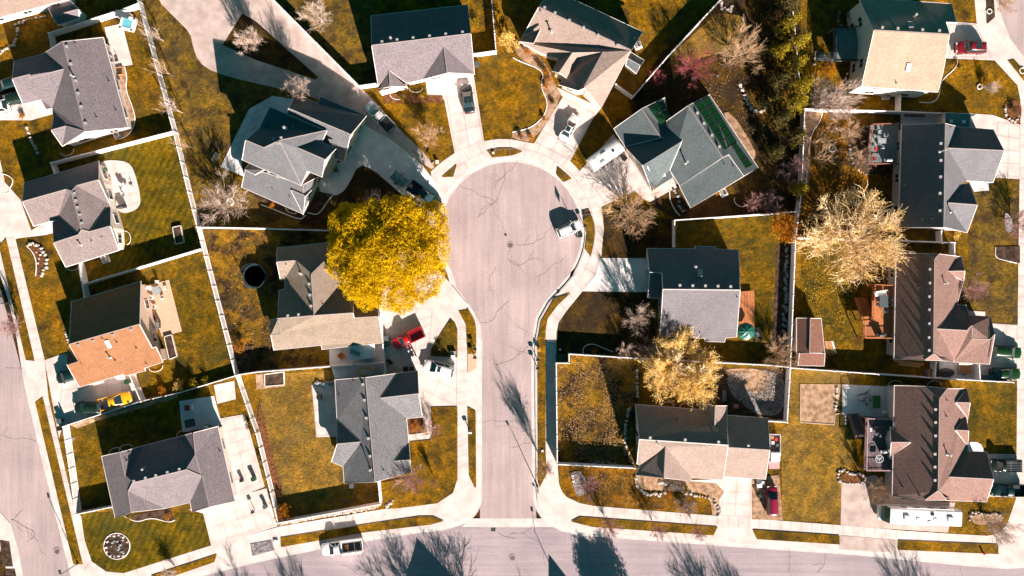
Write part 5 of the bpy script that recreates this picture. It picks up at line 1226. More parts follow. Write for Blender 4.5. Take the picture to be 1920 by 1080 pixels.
def car(label, cat, name, px, py, ang, m, kind='sedan', L=4.7, wd=1.82, h=1.46, sun=None, rack=False, bed=None, z=None, glassroof=False, group=None):
    c = W(px, py, GZ if z is None else z); root = thing(name, label, cat, c, ang, group); hw = wd / 2; a = L / 2
    if kind == 'sedan':
        st = [(-a, hw * .72, .45, .82), (-a + .12, hw * .86, .32, .93), (-a + .6, hw * .97, .24, 1.0), (-a * .3, hw, .22, .98), (a * .35, hw, .22, .97), (a - .9, hw * .97, .24, .90), (a - .3, hw * .86, .3, .80), (a - .05, hw * .68, .38, .68), (a, hw * .5, .42, .6)]
        cab = (-a + .75, a * .42, -a + 1.45, a * .02, hw * .9, hw * .60, .95, h)
    elif kind == 'suv':
        st = [(-a, hw * .82, .5, .98), (-a + .1, hw * .92, .36, 1.06), (-a + .5, hw, .28, 1.10), (0, hw, .28, 1.08), (a * .42, hw, .28, 1.06), (a - .7, hw * .98, .3, 1.0), (a - .22, hw * .88, .36, .92), (a - .02, hw * .72, .42, .78), (a, hw * .6, .46, .7)]
        cab = (-a + .12, a * .50, -a + .52, a * .14, hw * .93, hw * .66, 1.05, h)
    else:   # pickup: open bed from -a to -a+bed
        bed = bed or 1.9
        st = [(-a + bed, hw * .98, .38, 1.08), (-a + bed + .1, hw, .34, 1.12), (a * .35, hw, .34, 1.10), (a - .8, hw * .98, .36, 1.06), (a - .25, hw * .92, .4, .98), (a - .02, hw * .78, .46, .84), (a, hw * .66, .5, .76)]
        x0 = -a + bed; cab = (x0 + .04, x0 + (a - x0) * .60, x0 + .26, x0 + (a - x0) * .32, hw * .92, hw * .66, 1.08, h)
    b = MB(); b.loft([sec(*s_) for s_ in st]); b.build('body', m, root, smooth=True)
    cabin(root, *cab, m, sun, rack)
    if kind == 'pickup':
        q = MB(); x0, x1 = -a + .02, -a + bed
        for sy in (-1, 1): q.box(((x0 + x1) / 2, sy * (hw - .07), .78), (x1 - x0, .14, .66))
        q.box((x0 + .05, 0, .78), (.1, wd - .1, .62)); q.box((x1 - .03, 0, .8), (.06, wd - .2, .6)); q.box(((x0 + x1) / 2, 0, .5), (x1 - x0, wd - .16, .1)); q.build('cargo_bed', m, root)
        q = MB(); q.box(((x0 + x1) / 2, 0, .57), (x1 - x0 - .16, wd - .30, .03)); q.build('bed_liner', P_DRED if m is P_RED else (METG if m is P_YEL else METD), root)
    wheels(root, (-a + .95, a - .9), hw + .01); lamps(root, a - .14, -a + .04, hw * .62, .72 if kind == 'sedan' else .82)
    q = MB(); q.box((a - .02, 0, .42), (.12, wd * .8, .18)); q.box((-a + .02, 0, .45), (.12, wd * .84, .18)); q.build('bumper', METD, root)
    q = MB(); q.box((a + .03, 0, .45), (.02, .5, .12)); q.build('licence_plate', WHITEP, root)
    return root
def A(x0, y0, x1, y1): return math.atan2(-(y1 - y0), x1 - x0)
car('black sedan on the drive of the front gable house', 'car', 'sedan', 877, 186, A(880, 213, 872, 160) + math.pi * 0 + 0, P_BLACK, 'sedan', 4.75, sun=(-.1, .9))
car('white sedan with dark sunroof on the drive of the tan roofed house', 'car', 'sedan', 1067, 241, A(1055, 262, 1079, 220), P_WHITE, 'sedan', 4.7, sun=(0, .8))
car('white hatchback parked at the east kerb of the turning circle', 'car', 'hatchback', 1066, 430, A(1044, 440, 1088, 421), P_WHITE, 'suv', 4.1, 1.78, 1.5, z=.01)
car('silver pickup with black bed cover on the gravel road', 'pickup', 'pickup_truck', 713, 221, A(735, 243, 692, 198), P_SILVER, 'pickup', 5.7, 1.98, 1.8, bed=2.1)
o = car('dark teal pickup half under the yellow tree', 'pickup', 'pickup_truck', 797, 368, A(770, 348, 828, 390), P_TEAL, 'pickup', 5.9, 2.0, 1.85, bed=2.0)
car('dark red sport utility car on the drive of the cream roofed house', 'car', 'suv', 1815, 92, A(1845, 92, 1787, 92), P_DRED, 'suv', 4.8, 1.88, 1.68, sun=(0, .9), rack=True)
car('bright red pickup parked askew on the wide concrete drive', 'pickup', 'pickup_truck', 766, 634, A(792, 622, 740, 646), P_RED, 'pickup', 5.3, 1.85, 1.65, bed=2.3)
car('white sport utility car with roof rails near the triangular lawn', 'car', 'suv', 824, 690, A(850, 698, 798, 684), P_WHITE, 'suv', 5.1, 1.95, 1.75, sun=(.75, .5), rack=True)
car('yellow pickup with grey bed on the western drive', 'pickup', 'pickup_truck', 221, 750, A(195, 762, 250, 746), P_YEL, 'pickup', 5.2, 1.95, 1.75, bed=1.7)
car('dark green car behind the yellow pickup', 'car', 'sedan', 170, 763, A(195, 763, 147, 763), P_DGREEN, 'suv', 4.4, 1.8, 1.5)
car('green car partly under the eaves of the terracotta house', 'car', 'hatchback', 133, 704, A(150, 700, 120, 708), P_TEAL, 'suv', 3.9, 1.75, 1.5)
car('teal sedan at the west house front, nose to the gravel', 'car', 'sedan', 22, 160, A(38, 156, 4, 166), P_TEAL, 'suv', 4.2, 1.85, 1.6)
car('dark green wagon beside the teal sedan at the west house', 'car', 'suv', 26, 188, A(45, 185, 10, 193), P_DGREEN, 'suv', 4.2, 1.85, 1.6)
car('white van cut by the western picture edge', 'van', 'van', -5, 204, A(15, 200, -30, 208), P_WHITE, 'suv', 4.8, 1.9, 1.9)
car('maroon car on the tan gravel pad of the long house', 'car', 'sedan', 1445, 936, A(1446, 960, 1444, 910), P_MAROON, 'suv', 4.7, 1.85, 1.6)
car('green pickup nearest the garage of the orange deck house', 'car', 'suv', 1881, 659, A(1858, 657, 1907, 661), P_GREEN, 'suv', 4.9, 1.85, 1.65)
car('long dark green wagon by the yard fence of the orange deck house', 'car', 'station_wagon', 1880, 700, A(1857, 700, 1908, 700), P_GREEN, 'sedan', 4.9, 1.9, 1.5)
car('dark pickup with open bed on the drive of the plum decked house', 'pickup', 'pickup_truck', 1884, 917, A(1912, 917, 1858, 917), P_TEAL, 'pickup', 5.2, 1.95, 1.75, bed=2.0)
o = car('dark green pickup with slatted bed rack on the drive of the plum decked house', 'pickup', 'pickup_truck', 1880, 871, A(1905, 871, 1855, 871), P_DGREEN, 'pickup', 4.9, 1.95, 1.75, bed=2.7)
q = MB()
for i in range(6): q.box((-1.1, -.62 + i * .25, 1.15), (2.3, .05, .05))
q.box((-2.2, 0, 1.15), (.06, 1.6, .06)); q.box((-.6, 0, 1.15), (.06, 1.6, .06)); q.build('bed_rack', METG, o)
o = car('white work pickup with ladder rack parked on the lower street', 'pickup', 'pickup_truck', 644, 1023, A(682, 1018, 605, 1028), P_WHITE, 'pickup', 6.6, 2.0, 1.85, bed=3.4, z=.01)
q = MB()
for sy in (-1, 1):
    q.box((-1.5, sy * 1.02, 1.2), (3.3, .36, .5)) if sy > 0 else q.box((-1.5, sy * 1.02, 1.2), (3.3, .3, .5))
q.build('tool_box', P_WHITE, o)
q = MB()
for x in (-3.2, -2.2, -1.1, .0):
    for sy in (-1, 1): q.tube((x, sy * .95, 1.3), (x, sy * .95, 2.0), .03, .03, 5)
    q.tube((x, -.95, 2.0), (x, .95, 2.0), .03, .03, 5)
for sy in (-1, 1): q.tube((-3.2, sy * .95, 2.0), (0.2, sy * .95, 2.0), .03, .03, 5)
q.build('ladder_rack', METG, o)
q = MB(); q.box((-.7, .1, .75), (.5, .5, .3)); q.build('cargo_box', ORANGEP, o)
# bed cover on the silver pickup
for ob in bpy.data.objects:
    if ob.name.startswith('pickup_truck') and ob.get('label', '').startswith('silver'):
        q = MB(); q.box((-5.7 / 2 + 1.05, 0, 1.13), (2.0, 1.8, .05)); q.build('bed_cover', BLACKP, ob)
# motorhome
c = W(1713, 960); r = thing('motorhome', 'long white motorhome with green windscreen on the gravel drive', 'motorhome', c, A(1790, 963, 1636, 957)); a = 6.05
b = MB(); b.loft([[Vector((x, y, z)) for y, z in ((-w, .45), (-w, zt - .25), (-w + .1, zt - .06), (-w + .35, zt), (w - .35, zt), (w - .1, zt - .06), (w, zt - .25), (w, .45))] for x, w, zt in ((-a, 1.2, 2.95), (-a + .1, 1.25, 3.0), (a - 1.5, 1.25, 3.0), (a - .95, 1.24, 2.95))]); b.build('body', P_WHITE, r, smooth=True)
b = MB(); b.loft([[Vector((x, y, z)) for y, z in ((-w, .4), (-w, zt - .2), (-w + .3, zt), (w - .3, zt), (w, zt - .2), (w, .4))] for x, w, zt in ((a - .95, 1.23, 1.45), (a - .3, 1.18, 1.35), (a, .95, 1.15))]); b.build('front_cap', P_WHITE, r, smooth=True)
b = MB(); b.add([(a - .95, -1.2, 2.9), (a - .95, 1.2, 2.9), (a - .28, 1.1, 1.36), (a - .28, -1.1, 1.36), (a - .95, -1.21, 1.4), (a - .95, 1.21, 1.4)], [(0, 1, 2, 3), (0, 3, 4), (1, 5, 2)]); b.build('windscreen', M_('green_glass', (.01, .10, .06), .08), r)
for x in (2.6, -4.2):
    b = MB(); b.box((x, 0.1, 3.12), (.95, .75, .26), taper=.8); b.build('air_conditioner', WHITEP, r)
for x, y, m in ((-1.4, -.55, GLASS), (.8, .3, WHITEP), (-1.9, .3, WHITEP), (-1, .75, WHITEP)):
    b = MB(); b.box((x, y, 3.05), (.5, .42, .1)); b.build('roof_hatch', m, r)
for sy in (-1, 1):
    for x in (-3.6, -1.6, .6, 2.6):
        b = MB(); b.box((x, sy * 1.26, 2.0), (1.0, .03, .6)); b.build('window', GLASS, r)
    b = MB(); b.box((-.6, sy * 1.262, 1.25), (10.4, .02, .22)); b.build('stripe', P_GREEN, r)
b = MB(); b.tube((-4.8, -1.32, 2.85), (2.6, -1.32, 2.85), .07, .07, 8); b.build('awning', WHITEP, r)
wheels(r, (-3.2, 3.9), 1.2, .45, .3); lamps(r, a - .05, -a, .85, .9)
# camper
c = W(1133, 294); r = thing('camper_trailer', 'white camper trailer beside the garage of the solar house', 'camper', c, A(1097, 316, 1160, 272)); a = 2.9
b = MB(); b.loft([[Vector((x, y, z)) for y, z in ((-w, .5), (-w, zt - .2), (-w + .2, zt), (w - .2, zt), (w, zt - .2), (w, .5))] for x, w, zt in ((-a, 1.1, 2.35), (-a + .2, 1.15, 2.5), (a - .5, 1.15, 2.5), (a, 1.05, 2.1))]); b.build('body', P_WHITE, r, smooth=True)
b = MB(); b.box((-.3, .1, 2.62), (.9, .75, .26), taper=.8); b.build('air_conditioner', WHITEP, r)
b = MB(); b.box((1.2, -.2, 2.53), (.4, .4, .1)); b.build('roof_hatch', GLASS, r)
b = MB(); b.box((-1.9, .2, 2.53), (.5, .5, .08)); b.build('roof_vent', WHITEP, r)
b = MB(); b.box((-1.1, -.55, 2.53), (.9, .4, .05)); b.build('solar_cell', SOLARB, r)
for sy in (-1, 1):
    b = MB(); b.box((.3, sy * 1.16, 1.7), (1.2, .03, .5)); b.build('window', GLASS, r)
b = MB(); b.box((a + .55, 0, .55), (1.3, .12, .12)); b.box((a + .25, 0, .95), (.5, .9, .55)); b.build('tow_hitch', METD, r); wheels(r, (-.3,), 1.12, .36)
c = W(1170, 297); r = thing('utility_cart', 'small black covered cart by the camper hitch', 'cart', c, A(1165, 290, 1178, 300)); b = MB(); b.box((0, 0, .5), (.9, .75, .5), taper=.85); b.build('cover', BLACKP, r, smooth=True); b = MB(); b.box((-1.0, 0, .45), (1.2, .5, .12)); b.build('frame', METD, r); wheels(r, (0,), .42, .2, .1)
# trailers
def trailer(label, px, py, ang, L, wd, m, load=None):
    r = thing('utility_trailer', label, 'trailer', W(px, py), ang); b = MB(); b.box((0, 0, .5), (L, wd, .08)); b.build('deck', m, r)
    q = MB()
    for z in (.75, 1.0):
        q.path([(-L / 2, -wd / 2, z), (L / 2, -wd / 2, z), (L / 2, wd / 2, z), (-L / 2, wd / 2, z), (-L / 2, -wd / 2, z)], .03, 5)
    for x in np.linspace(-L / 2, L / 2, 5):
        for sy in (-1, 1): q.tube((x, sy * wd / 2, .5), (x, sy * wd / 2, 1.0), .03, .03, 5)
    q.build('rail', METG, r); q = MB(); q.tube((L / 2, -.5, .48), (L / 2 + 1.1, 0, .48), .04, .04, 5); q.tube((L / 2, .5, .48), (L / 2 + 1.1, 0, .48), .04, .04, 5); q.build('tow_bar', METG, r)
    wheels(r, (0,), wd / 2 + .2, .32, .2)
    if load:
        for i in range(load): 
            q = MB(); q.box((random.uniform(-.1, .1), -wd * .35 + i * wd * .7 / max(1, load - 1), .62), (L * .9, .16, .12), random.uniform(-.05, .05)); q.build('plank', WOOD, r)
    return r
trailer('teal open utility trailer hitched behind the dark teal pickup', 749, 336, A(735, 325, 763, 347), 2.6, 1.6, M_('trailer_teal', (.10, .22, .22), .6))
trailer('trailer loaded with yellow boards behind the orange deck house garage', 1805, 691, A(1795, 692, 1818, 692), 2.3, 1.6, WOOD, 5)
# ------------------------------------------------------------------ street lamps, mail boxes and yard objects
def lamp(label, px, py, hx, hy, h=5.2):
    c = W(px, py); r = thing('street_lamp', label, 'street lamp', c); e = W(hx, hy, h) - c
    q = MB(); q.tube((0, 0, 0), (0, 0, h - .2), .075, .05, 8); q.lathe((0, 0, 0), [(.16, 0), (.16, .3), (.09, .4)], 10); q.build('pole', METD, r, smooth=True)
    q = MB(); q.tube((0, 0, h - .3), (e.x * .8, e.y * .8, e.z), .035, .03, 6); q.build('arm', METD, r)
    q = MB(); q.box((e.x, e.y, e.z), (.62, .3, .12), math.atan2(e.y, e.x)); hd = q.build('lamp_head', METD, r); q = MB(); q.box((e.x, e.y, e.z - .075), (.4, .2, .03), math.atan2(e.y, e.x)); q.build('lens', LIGHTM, hd)
    return r
lamp('dark street lamp on the south west corner, arm over the street', 147, 1056, 112, 1072)
lamp('street lamp on the east side of the side street near its foot', 1008, 912, 1000, 908, 4.4)
lamp('street lamp beside the western street near the upper strip', 27, 568, 14, 569, 5.0)
lamp('street lamp on the drive of the corner house', 500, 944, 480, 958, 4.0) if False else None
lamp('street lamp south of the lower street', 1062, 1125, 1062, 1110, 5.6)
def mailbox(label, px, py, ang=0.0, group=None, m=BLACKP):
    r = thing('post_box', label, 'post box', W(px, py), ang, group); q = MB(); q.box((0, 0, .5), (.1, .1, 1.0)); q.build('post', TRIM, r)
    q = MB(); q.loft([[Vector((x, y, z)) for y, z in ((-.16, 1.0), (-.16, 1.16), (-.1, 1.26), (.1, 1.26), (.16, 1.16), (.16, 1.0))] for x in (-.28, .28)]); q.build('box', m, r)
    q = MB(); q.box((0, .30, 1.05), (.42, .2, .18)); q.build('paper_box', METG, r); return r
mailbox('upper black post box in the eastern strip', 1008, 674, 0, 'post boxes of the side street'); mailbox('lower black post box in the eastern strip', 1008, 690, 0, 'post boxes of the side street')
mailbox('upper black post box by the western kerb', 891, 654, 0, 'post boxes of the side street'); mailbox('lower black post box over the tan pavers', 891, 670, 0, 'post boxes of the side street')
mailbox('dark post box beside the camper drive planter', 1096, 425, .3); mailbox('post box by the gravel road end', 812, 305, .7); mailbox('post box south of the corner drive', 478, 957, .4)
mailbox('post box on the lawn strip beside the side street', 882, 809, 0, None, WHITEP)
def binn(label, px, py, m, ang=0.0, s=1.0):
    r = thing('wheeled_bin', label, 'bin', W(px, py), ang); q = MB(); q.box((0, 0, .5 * s), (.6 * s, .62 * s, .95 * s), taper=1.12); q.build('body', m, r); q = MB(); q.box((0, 0, 1.0 * s), (.72 * s, .74 * s, .07)); q.box((-.36 * s, 0, 1.0 * s), (.08, .6 * s, .06)); q.build('lid', m, r)
    for sy in (-1, 1): q = MB(); q.tube((-.3 * s, sy * .28 * s, .12), (-.3 * s, sy * .34 * s, .12), .12, .12, 10); q.build('wheel', RUB, r)
binn('grey blue bin beside the red pickup', 726, 634, BLUEP); binn('green bin below the grey blue bin', 726, 645, GREENP, .2); binn('black bin by the blue grey house corner', 762, 692, BLACKP); binn('dark green bin beside the black bin', 774, 691, GREENP)
binn('small dark bin by the fence in the pickup drive', 730, 676, BLACKP, .5, .7); binn('round edged dark green bin next to the small one', 734, 680, GREENP, .3, .7)
binn('dark bin beside the western fence start, upper', 117, 788, BLUEP, .3); binn('dark bin beside the western fence start, lower', 118, 801, BLACKP, .2)
binn('black bin in the patio west of the blue grey house', 601, 743, BLACKP, .1); binn('teal bin beside the long dark green wagon, left', 1843, 707, BLUEP); binn('teal bin beside the long dark green wagon, right', 1851, 707, BLUEP)
binn('green bin behind the terracotta house garage', 243, 714, GREENP); binn('grey bin east of the front gable house', 895, 123, BLUEP, 1.4); binn('black bin against the black dog run of the red car drive', 712, 622, BLACKP, 0, .7)
binn('white bin by the maroon car, upper', 1421, 907, WHITEP); binn('teal bin by the maroon car', 1420, 900, BLUEP, .2); binn('black bin by the maroon car, lowest', 1422, 928, BLACKP, .5, .8); binn('blue bin on the corner drive', 499, 948, BLUEP, .5, .8)
binn('green bin in the side patio of the corner house', 478, 896, GREENP, .3, .9); binn('black bin in the shade north of the cream deck', 455, 899, BLACKP, .2, .7)
def acunit(label, px, py, ang=0.0):
    r = thing('air_conditioner', label, 'air conditioner', W(px, py), ang); q = MB(); q.box((0, 0, .05), (1.2, 1.2, .1)); q.build('pad', CONCD, r); q = MB(); q.box((0, 0, .45), (.85, .85, .72)); q.build('casing', METW, r)
    q = MB(); q.lathe((0, 0, .82), [(.34, 0), (.34, .03), (.28, .03), (.28, 0)], 18); q.lathe((0, 0, .82), [(.2, .01), (.2, .03), (.15, .03), (.15, .01)], 14); q.build('grille', METD, r); q = MB(); q.lathe((0, 0, .815), [(.001, .02), (.09, .02)], 12); q.build('fan_hub', METD, r)
acunit('air conditioner south of the grey roofed house', 222, 254, .3); acunit('air conditioner south of the round patio house', 199, 486, .3); acunit('air conditioner south of the cream roofed house', 1660, 180); acunit('air conditioner south of the solar house', 1356, 362, .5); acunit('air conditioner by the east wall of the tan roofed house', 1196, 86, .4)
def tablechairs(label, px, py, n=4, m=METG, top=METG, r0=.6, ang=0.0, sq=False, umb=None):
    c = W(px, py); r = thing('garden_table', 'garden table of the ' + label + ' group', 'table', c, ang); q = MB()
    if sq: q.box((0, 0, .72), (r0 * 3.0, r0 * 1.7, .05))
    else: q.lathe((0, 0, .7), [(.001, 0), (r0, 0), (r0, .05), (.001, .05)], 20)
    q.build('tabletop', top, r)
    for i in range(4): q = MB(); a_ = math.pi / 4 + i * math.pi / 2; q.tube((r0 * .7 * math.cos(a_), r0 * .7 * math.sin(a_), 0), (r0 * .6 * math.cos(a_), r0 * .6 * math.sin(a_), .7), .025, .025, 5); q.build('leg', m, r)
    for i in range(n):
        a_ = ang + 6.283 * i / n + .3; d = r0 * (1.9 if not sq else 2.1)
        chair(c.x + d * math.cos(a_), c.y + d * math.sin(a_), a_ + math.pi, 'chair drawn up to the ' + label + ' table', m, 'chairs at the ' + label + ' table')
_ch = {}
def chair(x, y, ang, label, m, group=None, z=GZ):
    if m.name not in _ch:
        r = thing('garden_chair', label, 'chair', (x, y, z), ang, group); q = MB(); q.box((0, 0, .43), (.48, .48, .05)); q.build('seat', m, r); q = MB(); q.box((-.26, 0, .72), (.05, .48, .52)); q.build('backrest', m, r)
        for sx in (-1, 1):
            for sy in (-1, 1): q = MB(); q.tube((sx * .22, sy * .22, 0), (sx * .2, sy * .2, .42), .02, .02, 5); q.build('leg', m, r)
        for sy in (-1, 1): q = MB(); q.tube((-.24, sy * .25, .64), (.22, sy * .25, .62), .02, .02, 5); q.build('armrest', m, r)
        _ch[m.name] = r
    else:
        r = dup(_ch[m.name], (x, y, z), ang, label, group)
        if not group and 'group' in r: del r['group']
    return r
def chp(px, py, ang, label, m, group=None, z=GZ):
    p = W(px, py, z); return chair(p.x, p.y, ang, label, m, group, z)
tablechairs('terracotta patio', 297, 545, 5, WHITEP, SOLARB, .7)
tablechairs('round patio', 238, 355, 3, WHITEP, WHITEP, .5)
tablechairs('fire pit beside the green umbrella', 1416, 627, 6, BLUEP, METG, .45)
tablechairs('narrow patio by the tub yard', 213, 116, 2, METD, BLUEP, .35)
chp(205, 352, .4, 'brown wicker chair on the round patio, upper', WOOD); chp(208, 338, .4, 'brown wicker chair on the round patio, next to the teal parasol base', WOOD)
chp(232, 344, 2.0, 'white lounge chair on the round patio', WHITEP); chp(292, 575, 1.2, 'white chair below the terracotta patio table', WHITEP)
chp(1100 + 5, 0, 0, 'x', WHITEP) if False else None
def umbrella(label, px, py, r0, m, h=2.5):
    c = W(px, py); r = thing('parasol', label, 'parasol', c); q = MB(); q.tube((0, 0, 0), (0, 0, h + .1), .03, .03, 6); q.build('pole', METG, r); R = random.Random(4); q = MB(); n = 16; ring_ = []
    for i in range(n):
        a_ = 6.283 * i / n; rr = r0 * (1 if i % 2 == 0 else .93) * R.uniform(.96, 1.04); ring_.append(Vector((rr * math.cos(a_), rr * math.sin(a_), h - .55 - (0 if i % 2 else .06))))
    mid = [Vector((p.x * .5, p.y * .5, h - .2 + (0.03 if i % 2 == 0 else -.04))) for i, p in enumerate(ring_)]; top = Vector((0, 0, h))
    for i in range(n):
        j = (i + 1) % n; q.poly([ring_[i], ring_[j], mid[j], mid[i]]); q.poly([mid[i], mid[j], top])
    q.build('canopy', m, r)
umbrella('folded shiny green parasol on the orange deck corner', 1392, 620, 1.45, paint('green_cloth', (.01, .10, .065), .35)); umbrella('teal round parasol on the round patio', 203, 320, .45, GREENP, 1.6)
umbrella('dark parasol on the patio behind the grey roofed house', 212, 108, .6, BLUEP, 2.0)
def grill(label, px, py, ang=0.0, m=METG, z=GZ):
    r = thing('barbecue', label, 'barbecue', W(px, py, z), ang); q = MB(); q.box((0, 0, .45), (1.1, .5, .8)); q.build('cabinet', METD, r); q = MB(); q.loft([[Vector((x, y, z_)) for y, z_ in ((-.26, .86), (-.24, 1.05), (-.1, 1.18), (.1, 1.18), (.24, 1.05), (.26, .86))] for x in (-.38, .38)]); q.build('lid', m, r); q = MB(); q.box((-.62, 0, .88), (.35, .45, .04)); q.box((.62, 0, .88), (.35, .45, .04)); q.build('side_shelf', m, r)
grill('barbecue by the terracotta house wall', 299, 608, 1.6); grill('barbecue on the round patio edge', 232, 388, .2, METD); grill('black barbecue by the grey house wall', 222, 152, 1.5, METD); grill('barbecue behind the corner house garage', 391, 800, 0)
# hot tub and its gazebo, trampoline, play things
c = W(243, 46); r = thing('hot_tub', 'square white hot tub with blue water in the north west yard', 'hot tub', c, -.25); q = MB(); 
for k in range(4): q.box((.92 * math.cos(k * math.pi / 2), .92 * math.sin(k * math.pi / 2), .45), (.32, 2.16, .9), k * math.pi / 2)
q.build('shell', WHITEP, r); q = MB(); q.box((0, 0, .42), (1.54, 1.54, .8)); q.build('water', WATER, r)
c = W(240, 37); r = thing('tub_canopy', 'grey folded canopy at the hot tub head', 'canopy', c, -.2); q = MB(); q.box((0, .2, 2.0), (2.2, 1.0, .08)); q.build('cover', BLUEP, r)
for sx in (-1, 1):
    for sy in (-.2, .6): q = MB(); q.tube((sx * 1.0, sy, 0), (sx * 1.0, sy, 2.0), .04, .04, 6); q.build('post', TRIM, r)
def trampoline(label, px, py, r0, m, net=True):
    r = thing('trampoline', label, 'trampoline', W(px, py)); q = MB(); q.lathe((0, 0, .8), [(.001, 0), (r0 * .84, 0)], 30); q.build('mat', RUB, r); q = MB(); q.lathe((0, 0, .78), [(r0 * .84, .03), (r0, .03), (r0 * 1.0, -.04), (r0 * .84, 0)], 30); q.build('pad', M_('pad_teal', (.01, .035, .04), .6), r)
    for i in range(8):
        a_ = 6.283 * i / 8; q = MB(); q.tube((r0 * math.cos(a_), r0 * math.sin(a_), 0), (r0 * 1.02 * math.cos(a_), r0 * 1.02 * math.sin(a_), 2.2 if net else .8), .03, .03, 5); q.build('pole', METD, r)
    if net: q = MB(); q.lathe((0, 0, 2.15), [(r0 * 1.0, 0), (r0 * 1.03, .04), (r0 * 1.0, .06)], 24); q.build('net_ring', METD, r)
trampoline('round dark trampoline with net poles on the leaf strewn lawn', 481, 518, 2.0, BLACKP)
c = W(648, 666); r = thing('ride_on_toy', 'orange plastic sandbox toy on the patio of the khaki house', 'toy', W(641, 667)); q = MB(); q.lathe((0, 0, 0), [(.001, .1), (.5, .1), (.62, .4), (.66, .42), (.66, .3), (.55, 0)], 4); q.build('tub', ORANGEP, r)
# red toy car
r = thing('toy_car', 'red and white toy wagon on the shaded patio behind the corner house', 'toy', W(354, 764), .15); q = MB(); q.box((0, 0, .3), (1.0, .8, .4)); q.build('body', REDP, r); q = MB(); q.box((.62, 0, .4), (.35, .9, .5)); q.build('cab', WHITEP, r); wheels(r, (-.3, .4), .45, .14, .08)
# picnic benches
def bench(label, px, py, ang, L=1.6, w=.5, m=WOOD, nm='bench'):
    r = thing(nm, label, 'bench', W(px, py), ang); q = MB()
    for i in range(4): q.box((0, -w / 2 + w * (i + .5) / 4, .45), (L, w / 4 - .02, .05))
    q.build('seat', m, r)
    for sx in (-1, 1): q = MB(); q.box((sx * L * .4, 0, .22), (.08, w * .9, .42)); q.build('leg', m, r)
    q = MB(); q.box((0, w / 2 + .03, .75), (L, .05, .4)); q.build('backrest', m, r)
bench('grey blue bench on the lawn west of the slate house', 407, 296, A(404, 303, 411, 288), 1.5, .55, BLUEP); bench('grey bench left of the small red table in the rock yard', 1357, 741, 1.57, 1.7, .6, DECKG); bench('brown bench north of the big teal house', 1712, 215, 0, 3.2, .9, DECKP); bench('slatted bench on the shaded patio behind the corner house', 358, 793, .2, 1.6, 1.2, BLUEP)
q = MB(); q.box((0, 0, .4), (.75, .65, .1)); q.box((0, 0, .18), (.3, .3, .36)); tag(q.build('side_table', M_('table_red', (.55, .20, .14), .7), loc=W(1379, 761)), 'small salmon coloured table in the rock yard', 'table')
# raised bed
def rbed(label, p, m=TRIM):
    w = [W(x, y) for x, y in p]; c = sum(w, Vector()) / len(w); r = thing('raised_bed', label, 'raised bed', c); q = MB(); n = len(w)
    for i in range(n):
        a_, b_ = w[i] - c, w[(i + 1) % n] - c; d = b_ - a_; m_ = (a_ + b_) / 2; q.box((m_.x, m_.y, .2), (d.length + .1, .1, .4), math.atan2(d.y, d.x))
    q.build('frame', m, r); q = MB(); q.poly([(p_.x - c.x, p_.y - c.y, .3) for p_ in w]); q.build('soil', SOIL, r); return r
rbed('white framed raised bed with brown leaves in the round patio yard', pts('Z5', '975,200 1020,190 1040,283 992,293')); rbed('low wooden raised bed at the corner of the motley yard, right', [(497, 702), (533, 697), (534, 721), (498, 724)]); rbed('sand box frame by the grey roofed house patio', pts('Z1', '655,385 692,378 697,420 660,425'), WOOD)
rbed('white edged raised bed in the yard below the rust shed', pts('Z12', '-250,-60 -170,-60 -170,-30 -250,-30')) if False else None
rbed('glass edged planter at the terracotta house wing', pts('c2', '942,590 1005,573 1050,755 985,780'))
# window wells
def well(label, px, py, ang, s=1.0):
    q = MB(); pp = [(s * 1.1 * math.cos(t), s * .75 * math.sin(t), .18) for t in np.linspace(0, math.pi, 12)]; q.path([(p[0], p[1], p[2]) for p in pp], .05, 5); o = q.build('window_well', TRIM, loc=W(px, py)); o.rotation_euler = (0, 0, ang); tag(o, label, 'window well')
well('left window well north of the long house', 1251, 762, 0); well('right window well north of the long house', 1287, 764, 0); well('window well south of the round patio house', 138, 498, math.pi + .3); well('window well east of the round patio house', 237, 446, -1.4); well('window well north of the corner house, left', 218, 848, .3); well('window well north of the corner house, middle', 237, 842, .3); well('window well north of the corner house, right', 345, 815, .3)
well('window well at the terracotta house south side', 293, 688, math.pi + .2); well('window well by the small front gable', 745, 178, math.pi); well('window well between the front gables', 780, 165, math.pi); well('window well north of the plum decked house, left', 1678, 722, 0); well('window well north of the plum decked house, right', 1751, 722, 0); well('window well west of the long house', 1187, 855, 1.57); well('window well south of the grey roofed house', 127, 283, math.pi + .3); well('window well at the solar house south', 1388, 378, 2.6); well('window well by the slate house south wall', 548, 391, math.pi - .4)
